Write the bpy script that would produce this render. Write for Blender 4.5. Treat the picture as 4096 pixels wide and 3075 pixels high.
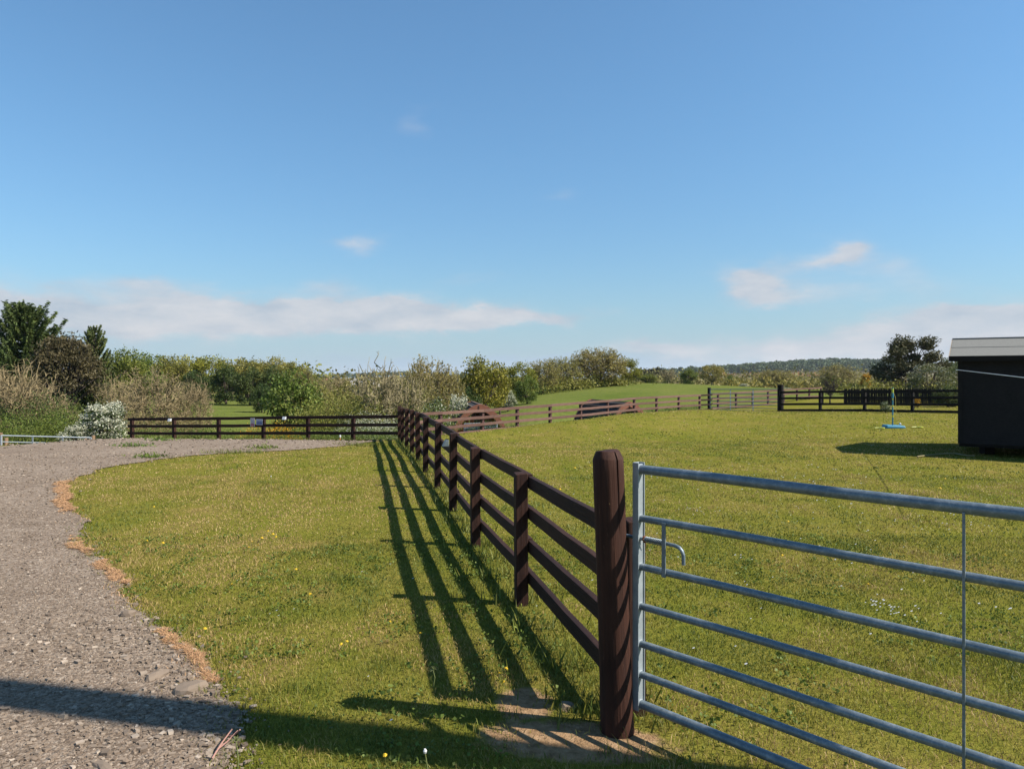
import bpy, bmesh, math, random
import numpy as np
from mathutils import Vector, Matrix, Quaternion
R = math.radians
scene = bpy.context.scene
COL = scene.collection
for o in list(bpy.data.objects): bpy.data.objects.remove(o)
random.seed(7); rng = np.random.default_rng(7)

# ------------------------------------------------------------------ camera
F, HY, EYE = 740.0, 374.6, 1.65          # focal length and horizon row of a 1024 px wide picture, eye height
cd = bpy.data.cameras.new('camera'); cam = bpy.data.objects.new('camera', cd); COL.objects.link(cam)
cam.location = (0, 0, EYE); cam.rotation_euler = (R(90), 0, 0)
cd.sensor_width = 36; cd.lens = 36 * F / 1024; cd.shift_y = -(384 - HY) / 1024
cd.clip_start = 0.05; cd.clip_end = 12000
scene.camera = cam

# ------------------------------------------------------------------ sun and sky
SUN = Vector((0.973, -0.23, 1.0)).normalized()
sd = bpy.data.lights.new('sun', 'SUN'); sd.energy = 5.0; sd.angle = R(0.53); sd.color = (1.0, 0.93, 0.83)
so = bpy.data.objects.new('sun', sd); COL.objects.link(so); so.location = (30, -10, 40)
so.rotation_euler = SUN.to_track_quat('Z', 'Y').to_euler()

world = bpy.data.worlds.new('World'); scene.world = world; world.use_nodes = True
nt = world.node_tree; nt.nodes.clear()
def N(tree, t, **k):
    n = tree.nodes.new(t)
    for a, b in k.items(): setattr(n, a, b)
    return n
def M(tree, op, a, b=None, c=None, clamp=False):
    n = tree.nodes.new('ShaderNodeMath'); n.operation = op; n.use_clamp = clamp
    for i, v in enumerate((a, b, c)):
        if v is None: continue
        if isinstance(v, (int, float)): n.inputs[i].default_value = v
        else: tree.links.new(v, n.inputs[i])
    return n.outputs[0]
sky = N(nt, 'ShaderNodeTexSky', sky_type='NISHITA', sun_disc=False)
sky.sun_elevation = R(45); sky.sun_rotation = R(103.3); sky.altitude = 50
sky.air_density = 1.15; sky.dust_density = 0.35; sky.ozone_density = 1.3
hs = N(nt, 'ShaderNodeHueSaturation'); hs.inputs['Saturation'].default_value = 0.93; hs.inputs['Value'].default_value = 1.0
vm = N(nt, 'ShaderNodeVectorMath', operation='MULTIPLY'); vm.inputs[1].default_value = (.545, .995, 1.24)
nt.links.new(sky.outputs[0], vm.inputs[0]); nt.links.new(vm.outputs[0], hs.inputs['Color'])
tc = N(nt, 'ShaderNodeTexCoord'); sx = N(nt, 'ShaderNodeSeparateXYZ'); nt.links.new(tc.outputs['Generated'], sx.inputs[0])
X_, Y_, Z_ = sx.outputs
AZ = M(nt, 'ARCTAN2', X_, Y_); EL = M(nt, 'ARCSINE', Z_)
cm = N(nt, 'ShaderNodeCombineXYZ'); nt.links.new(AZ, cm.inputs[0]); nt.links.new(M(nt, 'MULTIPLY', EL, 2.6), cm.inputs[1])
def noise(tree, vec, scale, detail=6, rough=0.55, off=0):
    n = tree.nodes.new('ShaderNodeTexNoise'); n.inputs['Scale'].default_value = scale
    n.inputs['Detail'].default_value = detail; n.inputs['Roughness'].default_value = rough
    if off:
        m = tree.nodes.new('ShaderNodeMapping'); m.inputs[1].default_value = (off, off * .7, off * .3)
        tree.links.new(vec, m.inputs[0]); vec = m.outputs[0]
    tree.links.new(vec, n.inputs['Vector']); return n.outputs[0]
n1 = noise(nt, cm.outputs[0], 6.0); n2 = noise(nt, cm.outputs[0], 15.0, 6, .6, 4.3); n3 = noise(nt, cm.outputs[0], 3.2, 5, .55, 9.1)
n4 = noise(nt, cm.outputs[0], 9.0, 6, .6, 21.7)
AZd = M(nt, 'ADD', AZ, M(nt, 'MULTIPLY', M(nt, 'SUBTRACT', n1, .5), .16))
ELd = M(nt, 'ADD', EL, M(nt, 'MULTIPLY', M(nt, 'SUBTRACT', n2, .5), .05))
def az_el(px, py):
    a = math.atan((px - 512) / F); return a, math.atan((HY - py) / F * math.cos(a))
def blob(px, py, wx, wy, amp):
    a, e = az_el(px, py)
    g = M(nt, 'ADD', M(nt, 'POWER', M(nt, 'ABSOLUTE', M(nt, 'DIVIDE', M(nt, 'SUBTRACT', AZd, a), wx / F)), 2.0),
          M(nt, 'POWER', M(nt, 'ABSOLUTE', M(nt, 'DIVIDE', M(nt, 'SUBTRACT', ELd, e), wy / F)), 2.0))
    return M(nt, 'MULTIPLY', M(nt, 'EXPONENT', M(nt, 'MULTIPLY', g, -1.0)), amp)
def total(lst):
    s = lst[0]
    for l in lst[1:]: s = M(nt, 'ADD', s, l)
    return s
white = total([blob(60, 316, 190, 22, .95), blob(240, 316, 110, 17, .95), blob(330, 314, 100, 16, 1.0), blob(400, 313, 75, 19, 1.0), blob(490, 318, 85, 12, 1.0), blob(560, 321, 38, 7, .8),
               blob(365, 244, 24, 11, .8), blob(790, 293, 55, 12, 1.1), blob(752, 277, 30, 15, 1.05), blob(885, 268, 30, 9, .55), blob(845, 250, 26, 12, 1.0), blob(808, 262, 34, 10, .6),
               blob(325, 284, 26, 9, .62), blob(465, 277, 45, 10, .55), blob(155, 286, 50, 10, .6), blob(418, 122, 20, 12, .42), blob(915, 285, 30, 12, .5), blob(555, 198, 16, 9, .4), blob(990, 312, 40, 8, .5),
               blob(640, 350, 60, 9, .8), blob(780, 352, 110, 17, 1.0), blob(930, 335, 80, 24, 1.2), blob(1050, 330, 110, 30, 1.2), blob(-200, 310, 200, 30, .9)])
white = M(nt, 'MULTIPLY', M(nt, 'SUBTRACT', M(nt, 'ADD', white, M(nt, 'ADD', M(nt, 'MULTIPLY', n4, 1.25), M(nt, 'MULTIPLY', n3, .8))), 1.10), M(nt, 'MULTIPLY', M(nt, 'MINIMUM', white, 1.0), .95), clamp=True)
white = M(nt, 'MULTIPLY', white, .88)
grey = total([blob(560, 358, 250, 11, .55), blob(700, 370, 300, 16, .75), blob(540, 318, 50, 9, .45), blob(250, 366, 300, 14, .5), blob(150, 344, 120, 8, .3), blob(330, 333, 120, 9, .35), blob(60, 345, 140, 20, .5)])
grey = M(nt, 'MULTIPLY', grey, M(nt, 'ADD', M(nt, 'MULTIPLY', n3, 1.2), .25), clamp=True)
base_h = M(nt, 'EXPONENT', M(nt, 'MULTIPLY', M(nt, 'POWER', M(nt, 'ABSOLUTE', M(nt, 'DIVIDE', EL, .085)), 2.0), -1.0))
grey = M(nt, 'MAXIMUM', grey, M(nt, 'MULTIPLY', base_h, .7), clamp=True)
def mixc(tree, fac, a, b):
    m = tree.nodes.new('ShaderNodeMix'); m.data_type = 'RGBA'
    for s, v in ((0, fac), (6, a), (7, b)):
        if isinstance(v, (int, float)): m.inputs[s].default_value = v
        elif isinstance(v, tuple): m.inputs[s].default_value = (*v, 1) if tree is nt else (*al(v), 1)
        else: tree.links.new(v, m.inputs[s])
    return m.outputs[2]
SKYMUL = 0.070
hz_ = M(nt, 'EXPONENT', M(nt, 'MULTIPLY', M(nt, 'POWER', M(nt, 'ABSOLUTE', M(nt, 'DIVIDE', EL, .24)), 2.0), -1.0))
vm2 = N(nt, 'ShaderNodeVectorMath', operation='MULTIPLY'); nt.links.new(hs.outputs[0], vm2.inputs[0]); nt.links.new(mixc(nt, hz_, (1.0, 1.0, 1.0), (.92, .78, .80)), vm2.inputs[1])
c0 = vm2.outputs[0]
c1 = mixc(nt, grey, c0, (3.25, 4.3, 5.45))
n5 = noise(nt, cm.outputs[0], 11.0, 7, .62, 33.3)
ccol = mixc(nt, M(nt, 'MULTIPLY', M(nt, 'SUBTRACT', M(nt, 'ADD', M(nt, 'MULTIPLY', n5, .6), M(nt, 'MULTIPLY', n4, .4)), .36), 4.2, clamp=True), (3.7, 4.2, 4.9), (5.5, 5.45, 5.65))
c2 = mixc(nt, white, c1, ccol)
bg = N(nt, 'ShaderNodeBackground'); bg.inputs[1].default_value = SKYMUL; nt.links.new(c2, bg.inputs[0])
wo = N(nt, 'ShaderNodeOutputWorld'); nt.links.new(bg.outputs[0], wo.inputs[0])

scene.view_settings.view_transform = 'Standard'; scene.view_settings.look = 'None'
scene.view_settings.exposure = 0.88; scene.view_settings.gamma = 1
scene.render.engine = 'CYCLES'

# ------------------------------------------------------------------ helpers
AL = 0.67      # surface colours below are written bright; this brings them to real-world reflectance
def al(c): return tuple(x * AL for x in c[:3])
def tag(o, label=None, cat=None, group=None, kind=None):
    if label: o['label'] = label
    if cat: o['category'] = cat
    if group: o['group'] = group
    if kind: o['kind'] = kind
    return o
def empty(name, loc, label, cat, group=None, rz=0):
    o = bpy.data.objects.new(name, None); COL.objects.link(o); o.location = loc; o.rotation_euler.z = rz
    o.empty_display_size = .2
    return tag(o, label, cat, group)
def link(name, me, m=None, parent=None, world_m=None):
    o = bpy.data.objects.new(name, me); COL.objects.link(o)
    if m and not me.materials: me.materials.append(m)
    if parent: o.parent = parent
    if world_m is not None:
        o.matrix_basis = (Matrix.Translation(-parent.location) @ world_m) if parent else world_m
    return o
def mesh_np(name, V, faces_flat, counts, col=None, smooth=False):
    me = bpy.data.meshes.new(name)
    V = np.asarray(V, np.float32); ff = np.asarray(faces_flat, np.int32).ravel(); n = len(counts)
    me.vertices.add(len(V)); me.vertices.foreach_set('co', V.ravel())
    me.loops.add(len(ff)); me.loops.foreach_set('vertex_index', ff)
    st = np.zeros(n, np.int32); st[1:] = np.cumsum(counts)[:-1]
    me.polygons.add(n); me.polygons.foreach_set('loop_start', st)
    me.polygons.foreach_set('use_smooth', np.full(n, smooth))
    me.update(calc_edges=True)
    if col is not None:
        a = me.color_attributes.new('lc', 'FLOAT_COLOR', 'POINT'); a.data.foreach_set('color', np.asarray(col, np.float32).ravel())
    return me
class MB:
    def __init__(s): s.v = []; s.f = []
    def poly(s, pts, faces):
        b = len(s.v); s.v += [tuple(p) for p in pts]; s.f += [tuple(b + i for i in f) for f in faces]
    def box(s, c, sz, m=None):
        x, y, z = [k / 2 for k in sz]
        P = [Vector((a * x, b * y, d * z)) for a in (-1, 1) for b in (-1, 1) for d in (-1, 1)]
        if m: P = [m @ p for p in P]
        s.poly([p + Vector(c) for p in P], [(0, 1, 3, 2), (4, 6, 7, 5), (0, 4, 5, 1), (2, 3, 7, 6), (0, 2, 6, 4), (1, 5, 7, 3)])
    def tube(s, pts, rad, n=8, cap=True):
        pts = [Vector(p) for p in pts]; rings = []; up = Vector((.123, .31, .94)).normalized()
        for i, p in enumerate(pts):
            d = (pts[min(i + 1, len(pts) - 1)] - pts[max(i - 1, 0)]).normalized()
            a = d.cross(up)
            if a.length < .05: a = d.cross(Vector((1, 0, 0)))
            a.normalize(); b = d.cross(a); r = rad[i] if hasattr(rad, '__len__') else rad
            rings.append([p + a * r * math.cos(2 * math.pi * k / n) + b * r * math.sin(2 * math.pi * k / n) for k in range(n)])
        F_ = []
        for i in range(len(pts) - 1):
            for k in range(n): F_.append((i * n + k, i * n + (k + 1) % n, (i + 1) * n + (k + 1) % n, (i + 1) * n + k))
        if cap: F_ += [tuple(range(n)), tuple(reversed(range((len(pts) - 1) * n, len(pts) * n)))]
        s.poly([p for r in rings for p in r], F_)
    def mesh(s, name, smooth=False):
        me = bpy.data.meshes.new(name); me.from_pydata(s.v, [], s.f)
        bm = bmesh.new(); bm.from_mesh(me); bmesh.ops.recalc_face_normals(bm, faces=bm.faces); bm.to_mesh(me); bm.free()
        if smooth:
            for p in me.polygons: p.use_smooth = True
        me.update(); return me
    def build(s, name, m, parent=None, smooth=False, world=True, bevel=0):
        o = link(name, s.mesh(name, smooth), m, parent)
        if parent and world: o.location = -parent.location
        if bevel: bv = o.modifiers.new('b', 'BEVEL'); bv.width = bevel; bv.segments = 2; bv.limit_method = 'ANGLE'
        if smooth and bevel == 0 and hasattr(o.data, 'set_sharp_from_angle'): o.data.set_sharp_from_angle(angle=R(50))
        return o

# ------------------------------------------------------------------ terrain
def A(px, Y, z): return ((px - 512) / F * Y, Y, z)
ANCH = [A(px, Y, 0) for Y in (1, 4, 9) for px in (-500, 0, 512, 1024, 1500)] + [
 A(-400, 14, -.1), A(-400, 25, -1.4), A(-400, 60, -2.5), A(-150, 17, -.1), A(-150, 25, -1.4), A(-150, 45, -1.9),
 A(0, 14, -.02), A(0, 17, -.08), A(0, 19, -.16), A(0, 21.5, -.62), A(0, 25, -1.3), A(0, 30, -1.8), A(0, 60, -1.9),
 A(60, 20.5, -.21), A(60, 23, -.55),
 A(130, 14, -.02), A(130, 18, -.09), A(130, 22, -.24), A(130, 24, -.52), A(130, 26, -.85), A(130, 30, -1.25), A(130, 45, -1.5), A(130, 80, -1.4),
 A(263, 14, 0), A(263, 18, -.09), A(263, 22, -.27), A(263, 24, -.5), A(263, 26, -.8), A(263, 30, -1.2), A(263, 45, -1.5), A(263, 60, -1.4), A(263, 80, -1.4),
 A(353, 14, 0), A(353, 18, -.12), A(353, 21.6, -.28), A(353, 22.8, -.42), A(353, 26, -1.0), A(353, 40, -1.8), A(353, 60, -1.8),
 A(402, 12.6, 0), A(406, 16.3, -.07), A(403, 19.9, -.18), A(400, 21.8, -.26), A(400, 24.5, -.9), A(400, 34, -2.0),
 A(442, 23.3, -.28), A(450, 26, -1.0), A(460, 34, -2.2), A(470, 46, -1.9), A(470, 60, -1.3),
 A(482, 25, -.29), A(484, 28, -1.1), A(485, 34, -2.2), A(490, 38, -2.2), A(495, 47, -1.3), A(505, 60, -.7), A(510, 75, -.4), A(480, 110, -.8),
 A(512, 14, 0), A(512, 18, -.08), A(512, 22, -.19), A(517, 26.6, -.29), A(520, 30, -1.1),
 A(550, 28.2, -.29), A(552, 32, -1.2), A(552, 38, -1.95), A(555, 46, -1.1), A(558, 60, -.35), A(560, 75, .2), A(565, 95, .5), A(560, 150, -.5),
 A(600, 15, 0), A(600, 22, -.12), A(580, 29.8, -.29), A(607, 32, -.29), A(612, 36, -1.3), A(615, 42, -2.0), A(625, 46, -1.6), A(630, 52, -.7), A(640, 65, .1), A(640, 80, .68), A(640, 95, .6), A(640, 130, -.4),
 A(656, 35.5, -.28), A(665, 40, -.6), A(665, 47, -.6), A(700, 15, 0), A(700, 26, -.14), A(700, 39.5, -.28), A(705, 44, -.45), A(700, 52, -.3), A(700, 65, .15), A(700, 80, .6), A(700, 110, -.3),
 A(780, 16, 0), A(780, 26, -.08), A(780, 37.3, -.17), A(780, 44, -.22), A(780, 55, -.02), A(780, 75, .3), A(780, 100, -.4),
 A(850, 16, 0), A(850, 25, -.03), A(850, 33.8, -.01), A(850, 45, -.05), A(850, 60, .05), A(850, 85, -.4),
 A(940, 18, 0), A(940, 31, .05), A(940, 45, 0), A(940, 80, -.6), A(1150, 18, 0), A(1150, 31, .1), A(1150, 80, -.3), A(1500, 30, 0), A(1500, 90, 0),
] + [A(px, 150, -2.2) for px in (-400, 0, 200, 400)] + [A(px, 400, -5) for px in (-400, 0, 300, 520)] + [A(700, 150, -1), A(850, 150, -1), A(1000, 150, -1), A(1400, 150, -1),
 A(640, 400, -2), A(700, 400, -1.2), A(850, 400, -.5), A(1000, 400, -.5), A(1400, 400, 0), A(690, 850, 0), A(850, 850, 2), A(1000, 850, 2), A(1400, 850, 2),
 A(640, 1200, -6), A(690, 1200, -1), A(760, 1200, 9), A(835, 1200, 17), A(880, 1200, 15), A(930, 1200, 9), A(1000, 1200, 2), A(1400, 1200, 0),
 A(-400, 1500, -12), A(100, 1500, -12), A(330, 1500, -6), A(400, 1500, -1), A(440, 1500, -4), A(540, 1500, -12)] + [A(px, 4000, -18) for px in (-400, 100, 512, 800, 1400)]
ANCH = np.array(ANCH)
def uv(x, y):
    yy = np.sqrt(np.maximum(y, 0) ** 2 + 1.0) + 5
    return np.stack([x / yy * 3.0, np.log(yy) * 1.6], -1)
_U = uv(ANCH[:, 0], ANCH[:, 1])
def _phi(d2): return .5 * d2 * np.log(d2 + 1e-9)
_n = len(_U)
_K = np.zeros((_n + 3, _n + 3))
_K[:_n, :_n] = _phi(((_U[:, None] - _U[None]) ** 2).sum(-1)) + np.eye(_n) * 2e-4
_K[:_n, _n] = 1; _K[:_n, _n + 1:] = _U; _K[_n:, :_n] = _K[:_n, _n:].T
_W = np.linalg.solve(_K, np.concatenate([ANCH[:, 2], np.zeros(3)]))
def TZ(x, y):
    x = np.atleast_1d(np.asarray(x, float)); y = np.atleast_1d(np.asarray(y, float))
    out = np.empty(len(x))
    for i in range(0, len(x), 20000):
        u = uv(x[i:i + 20000], y[i:i + 20000])
        d2 = ((u[:, None] - _U[None]) ** 2).sum(-1)
        out[i:i + 20000] = _phi(d2) @ _W[:_n] + _W[_n] + u @ _W[_n + 1:]
    w = np.clip((y - 2.0) / 6.0, 0, 1); w = w * w * (3 - 2 * w)
    return out * w
def tz(x, y): return float(TZ(x, y)[0])
ys = list(np.arange(-16, 2, .8)) + list(np.arange(2, 60, .33))
while ys[-1] < 5000: ys.append(ys[-1] * 1.035)
xs = list(np.arange(0, 22, .36))
while xs[-1] < 5000: xs.append(xs[-1] * 1.05)
xs = sorted(set([-x for x in xs] + xs))
ys = np.array(ys); xs = np.array(xs)
GX, GY = np.meshgrid(xs, ys); GZ = TZ(GX.ravel(), GY.ravel()).reshape(GX.shape)
def ZG(x, y):
    """height of the ground mesh itself (bilinear in its grid)"""
    x = np.atleast_1d(np.asarray(x, float)); y = np.atleast_1d(np.asarray(y, float))
    i = np.clip(np.searchsorted(xs, x) - 1, 0, len(xs) - 2); j = np.clip(np.searchsorted(ys, y) - 1, 0, len(ys) - 2)
    a = (x - xs[i]) / (xs[i + 1] - xs[i]); b = (y - ys[j]) / (ys[j + 1] - ys[j])
    return (GZ[j, i] * (1 - a) + GZ[j, i + 1] * a) * (1 - b) + (GZ[j + 1, i] * (1 - a) + GZ[j + 1, i + 1] * a) * b
def zg(x, y): return float(ZG(x, y)[0])
def grid_faces(nx, ny):
    i = np.arange(nx - 1); j = np.arange(ny - 1); I, J = np.meshgrid(i, j); b = (J * nx + I).ravel()
    return np.stack([b, b + 1, b + nx + 1, b + nx], -1)

# ------------------------------------------------------------------ materials
def newmat(name):
    m = bpy.data.materials.new(name); m.use_nodes = True; t = m.node_tree
    b = t.nodes['Principled BSDF']; return m, t, b
def ramp(t, fac, stops):
    r = t.nodes.new('ShaderNodeValToRGB'); t.links.new(fac, r.inputs[0])
    e = r.color_ramp.elements
    while len(e) < len(stops): e.new(.5)
    for k, (p, c) in zip(e, stops): k.position = p; k.color = (*al(c), 1)
    return r.outputs[0]
def bump(t, h, strength, dist, bsdf):
    n = t.nodes.new('ShaderNodeBump'); n.inputs['Strength'].default_value = strength; n.inputs['Distance'].default_value = dist
    t.links.new(h, n.inputs['Height']); t.links.new(n.outputs[0], bsdf.inputs['Normal'])
def mapped(t, scale, coord='Object'):
    c = t.nodes.new('ShaderNodeTexCoord'); m = t.nodes.new('ShaderNodeMapping'); m.inputs[3].default_value = scale
    t.links.new(c.outputs[coord], m.inputs[0]); return m.outputs[0]
def wood(name, c1, c2, axis='x', rough=.75, grain=1.0, speck=None):
    m, t, b = newmat(name)
    sc = {'x': (2.0, 45, 45), 'z': (45, 45, 2.0)}[axis]
    v = mapped(t, sc); g = noise(t, v, grain, 6, .6)
    v2 = mapped(t, (3, 3, 3)); l = noise(t, v2, 1.5, 4, .6)
    oi = t.nodes.new('ShaderNodeObjectInfo')
    f = M(t, 'ADD', M(t, 'MULTIPLY', g, .75), M(t, 'ADD', M(t, 'MULTIPLY', l, .30), M(t, 'MULTIPLY', M(t, 'SUBTRACT', oi.outputs['Random'], .5), .2)))
    c = ramp(t, f, [(.32, c1), (.72, c2)])
    if speck:
        s = noise(t, mapped(t, (10, 70, 70) if axis == 'x' else (70, 70, 10)), 1.0, 4, .75); c = mixc(t, M(t, 'MULTIPLY', M(t, 'GREATER_THAN', s, .66), .6), c, speck)
    t.links.new(c, b.inputs['Base Color']); b.inputs['Roughness'].default_value = rough; b.inputs['Specular IOR Level'].default_value = .22
    bump(t, g, 1.0, .006, b); return m
def plain(name, c, rough=.6, metal=0, var=.15, scale=8, spec=.5):
    m, t, b = newmat(name); v = mapped(t, (1, 1, 1)); n = noise(t, v, scale, 5, .6)
    c = tuple(c); lo = tuple(x * (1 - var) for x in c); hi = tuple(min(1, x * (1 + var)) for x in c)
    t.links.new(ramp(t, n, [(.3, lo), (.7, hi)]), b.inputs['Base Color'])
    b.inputs['Roughness'].default_value = rough; b.inputs['Metallic'].default_value = metal
    b.inputs['Specular IOR Level'].default_value = spec
    return m
def leafmat(name, ca, cb, flower=None, transl=.3, far=(0, 0, 0)):
    m, t, b = newmat(name)
    a = t.nodes.new('ShaderNodeAttribute'); a.attribute_name = 'lc'; s = t.nodes.new('ShaderNodeSeparateColor'); t.links.new(a.outputs['Color'], s.inputs[0])
    oi = t.nodes.new('ShaderNodeObjectInfo')
    c = mixc(t, s.outputs[0], tuple(q * 1.25 for q in ca), tuple(q * 1.25 for q in cb))
    h = t.nodes.new('ShaderNodeHueSaturation'); t.links.new(c, h.inputs['Color'])
    t.links.new(M(t, 'ADD', M(t, 'MULTIPLY', s.outputs[1], .7), .65), h.inputs['Value'])
    t.links.new(M(t, 'ADD', M(t, 'MULTIPLY', oi.outputs['Random'], .03), .485), h.inputs['Hue'])
    c = h.outputs[0]
    if flower: c = mixc(t, M(t, 'GREATER_THAN', s.outputs[2], .5), c, flower)
    t.links.new(c, b.inputs['Base Color']); b.inputs['Roughness'].default_value = .6; b.inputs['Specular IOR Level'].default_value = .25
    tr = t.nodes.new('ShaderNodeBsdfTranslucent'); t.links.new(c, tr.inputs[0])
    mx = t.nodes.new('ShaderNodeMixShader'); mx.inputs[0].default_value = transl
    t.links.new(b.outputs[0], mx.inputs[1]); t.links.new(tr.outputs[0], mx.inputs[2])
    t.links.new(mx.outputs[0], t.nodes['Material Output'].inputs[0]); return m

BROWN = wood('dark brown stained wood', (.016, .006, .0055), (.056, .024, .015), 'x', .78, speck=(.10, .055, .038))
BROWNP = wood('dark brown stained post wood', (.018, .007, .006), (.068, .028, .017), 'z', .78)
PINK = wood('faded brown rail wood', (.110, .056, .042), (.235, .135, .105), 'x', .8)
PINKP = wood('faded brown post wood', (.07, .034, .03), (.16, .085, .07), 'z', .8)
GATEP = wood('round gate post wood', (.013, .005, .004), (.074, .028, .016), 'z', .78, speck=(.17, .09, .055))
BLACKW = wood('black stained wood', (.007, .006, .0055), (.018, .013, .012), 'x', .8)
BLACKP = wood('black stained post wood', (.007, .006, .0055), (.018, .013, .012), 'z', .8)
OLDWOOD = wood('weathered round post wood', (.20, .12, .06), (.36, .24, .14), 'z', .8)
def galv():
    m, t, b = newmat('galvanised steel')
    v = mapped(t, (1, 1, 1)); n = noise(t, v, 28, 5, .65); n_ = noise(t, v, 140, 2, .5)
    f = M(t, 'ADD', M(t, 'MULTIPLY', n, .7), M(t, 'MULTIPLY', n_, .3))
    c = ramp(t, f, [(.34, (.145, .190, .225)), (.52, (.215, .27, .305)), (.68, (.38, .42, .44))])
    t.links.new(c, b.inputs['Base Color']); b.inputs['Metallic'].default_value = .35
    t.links.new(M(t, 'ADD', M(t, 'MULTIPLY', n, .25), .34), b.inputs['Roughness'])
    bump(t, n_, .12, .002, b); return m
GALV = galv()
GALVL = plain('pale galvanised steel', (.42, .47, .49), .5, .25, .15, 20)
RUST = plain('rusty wire', (.20, .07, .03), .8, 0, .3, 60)

# ground: lawn, field, heath and far land by position
def ground_mat():
    m, t, b = newmat('grass land')
    v = mapped(t, (1, 1, 1)); sep = t.nodes.new('ShaderNodeSeparateXYZ'); t.links.new(v, sep.inputs[0]); x, y, z = sep.outputs
    big = noise(t, v, .35, 4, .6); mid = noise(t, v, 1.6, 5, .65); fine = noise(t, v, 22, 4, .7); vf = noise(t, v, 90, 3, .7)
    stripe = noise(t, mapped(t, (2.4, .28, 1)), 1.0, 4, .6)
    f = M(t, 'ADD', M(t, 'MULTIPLY', big, .35), M(t, 'ADD', M(t, 'MULTIPLY', mid, .35), M(t, 'MULTIPLY', stripe, .3)))
    lawn = ramp(t, f, [(.36, (.158, .185, .027)), (.46, (.243, .232, .037)), (.56, (.295, .250, .053)), (.68, (.38, .275, .10))])
    tex = M(t, 'ADD', M(t, 'MULTIPLY', fine, .6), M(t, 'MULTIPLY', vf, .4))
    lawn = mixc(t, M(t, 'MULTIPLY', M(t, 'SUBTRACT', 1, M(t, 'MULTIPLY', M(t, 'SUBTRACT', tex, .38), 4.5), clamp=True), .62), lawn, (.05, .075, .012))
    dry = M(t, 'MULTIPLY', M(t, 'SUBTRACT', noise(t, v, .9, 5, .7, 3.3), .60), 9, clamp=True)
    lawn = mixc(t, M(t, 'MULTIPLY', dry, .45), lawn, (.36, .235, .095))
    fld = ramp(t, M(t, 'ADD', M(t, 'MULTIPLY', noise(t, v, .12, 4, .6, 5.1), .5), M(t, 'MULTIPLY', noise(t, mapped(t, (.6, 1.6, 1)), .9, 4, .7), .5)),
               [(.35, (.125, .165, .034)), (.5, (.180, .205, .050)), (.68, (.25, .235, .075))])
    fld = mixc(t, M(t, 'MULTIPLY', M(t, 'SUBTRACT', 1, M(t, 'MULTIPLY', M(t, 'SUBTRACT', noise(t, v, 4, 4, .7), .38), 4.5), clamp=True), .5), fld, (.06, .10, .018))
    # field starts beyond the paddock fences
    side = M(t, 'SUBTRACT', y, M(t, 'ADD', M(t, 'MULTIPLY', x, 1.34), 26.3))       # right of the corner, behind the faded fence
    lim = M(t, 'MAXIMUM', M(t, 'MULTIPLY', M(t, 'ADD', side, .2), 3, clamp=True), M(t, 'MULTIPLY', M(t, 'SUBTRACT', y, 52), .3, clamp=True))
    lim = M(t, 'MULTIPLY', lim, M(t, 'GREATER_THAN', y, 22))
    lim = M(t, 'MAXIMUM', lim, M(t, 'MULTIPLY', M(t, 'GREATER_THAN', y, 24), M(t, 'LESS_THAN', x, -3.6)))
    c = mixc(t, lim, lawn, fld)
    heath = ramp(t, noise(t, v, .03, 5, .65), [(.35, (.10, .095, .035)), (.6, (.17, .13, .065))])
    c = mixc(t, M(t, 'MULTIPLY', M(t, 'SUBTRACT', y, 130), .02, clamp=True), c, heath)
    def ell(cx, rx, cy, ry, k):
        return M(t, 'ADD', M(t, 'POWER', M(t, 'ABSOLUTE', M(t, 'DIVIDE', M(t, 'SUBTRACT', x, cx), rx)), 2.0), M(t, 'POWER', M(t, 'ABSOLUTE', M(t, 'DIVIDE', M(t, 'SUBTRACT', M(t, 'ADD', y, M(t, 'MULTIPLY', x, k)), cy), ry)), 2.0))
    so_ = M(t, 'SUBTRACT', 1.05, M(t, 'MINIMUM', ell(.27, .46, 3.38, .20, .12), ell(.06, .15, 3.72, .20, 0)))
    so_ = M(t, 'ADD', so_, M(t, 'MULTIPLY', M(t, 'SUBTRACT', noise(t, v, 9, 6, .7, 2.2), .5), 1.6))
    soilc = ramp(t, noise(t, v, 14, 6, .7), [(.3, (.20, .12, .06)), (.55, (.42, .27, .15)), (.72, (.56, .39, .24))])
    c = mixc(t, M(t, 'MULTIPLY', so_, 2.5, clamp=True), c, soilc)
    t.links.new(c, b.inputs['Base Color']); b.inputs['Roughness'].default_value = 1; b.inputs['Specular IOR Level'].default_value = 0
    bump(t, tex, .8, .03, b); return m
GROUND = ground_mat()
me = mesh_np('ground', np.stack([GX, GY, GZ], -1).reshape(-1, 3), grid_faces(len(xs), len(ys)), np.full((len(xs) - 1) * (len(ys) - 1), 4), smooth=True)
tag(link('ground', me, GROUND), 'mown yellow green lawn and green fields rising to the hills', kind='structure')

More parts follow.
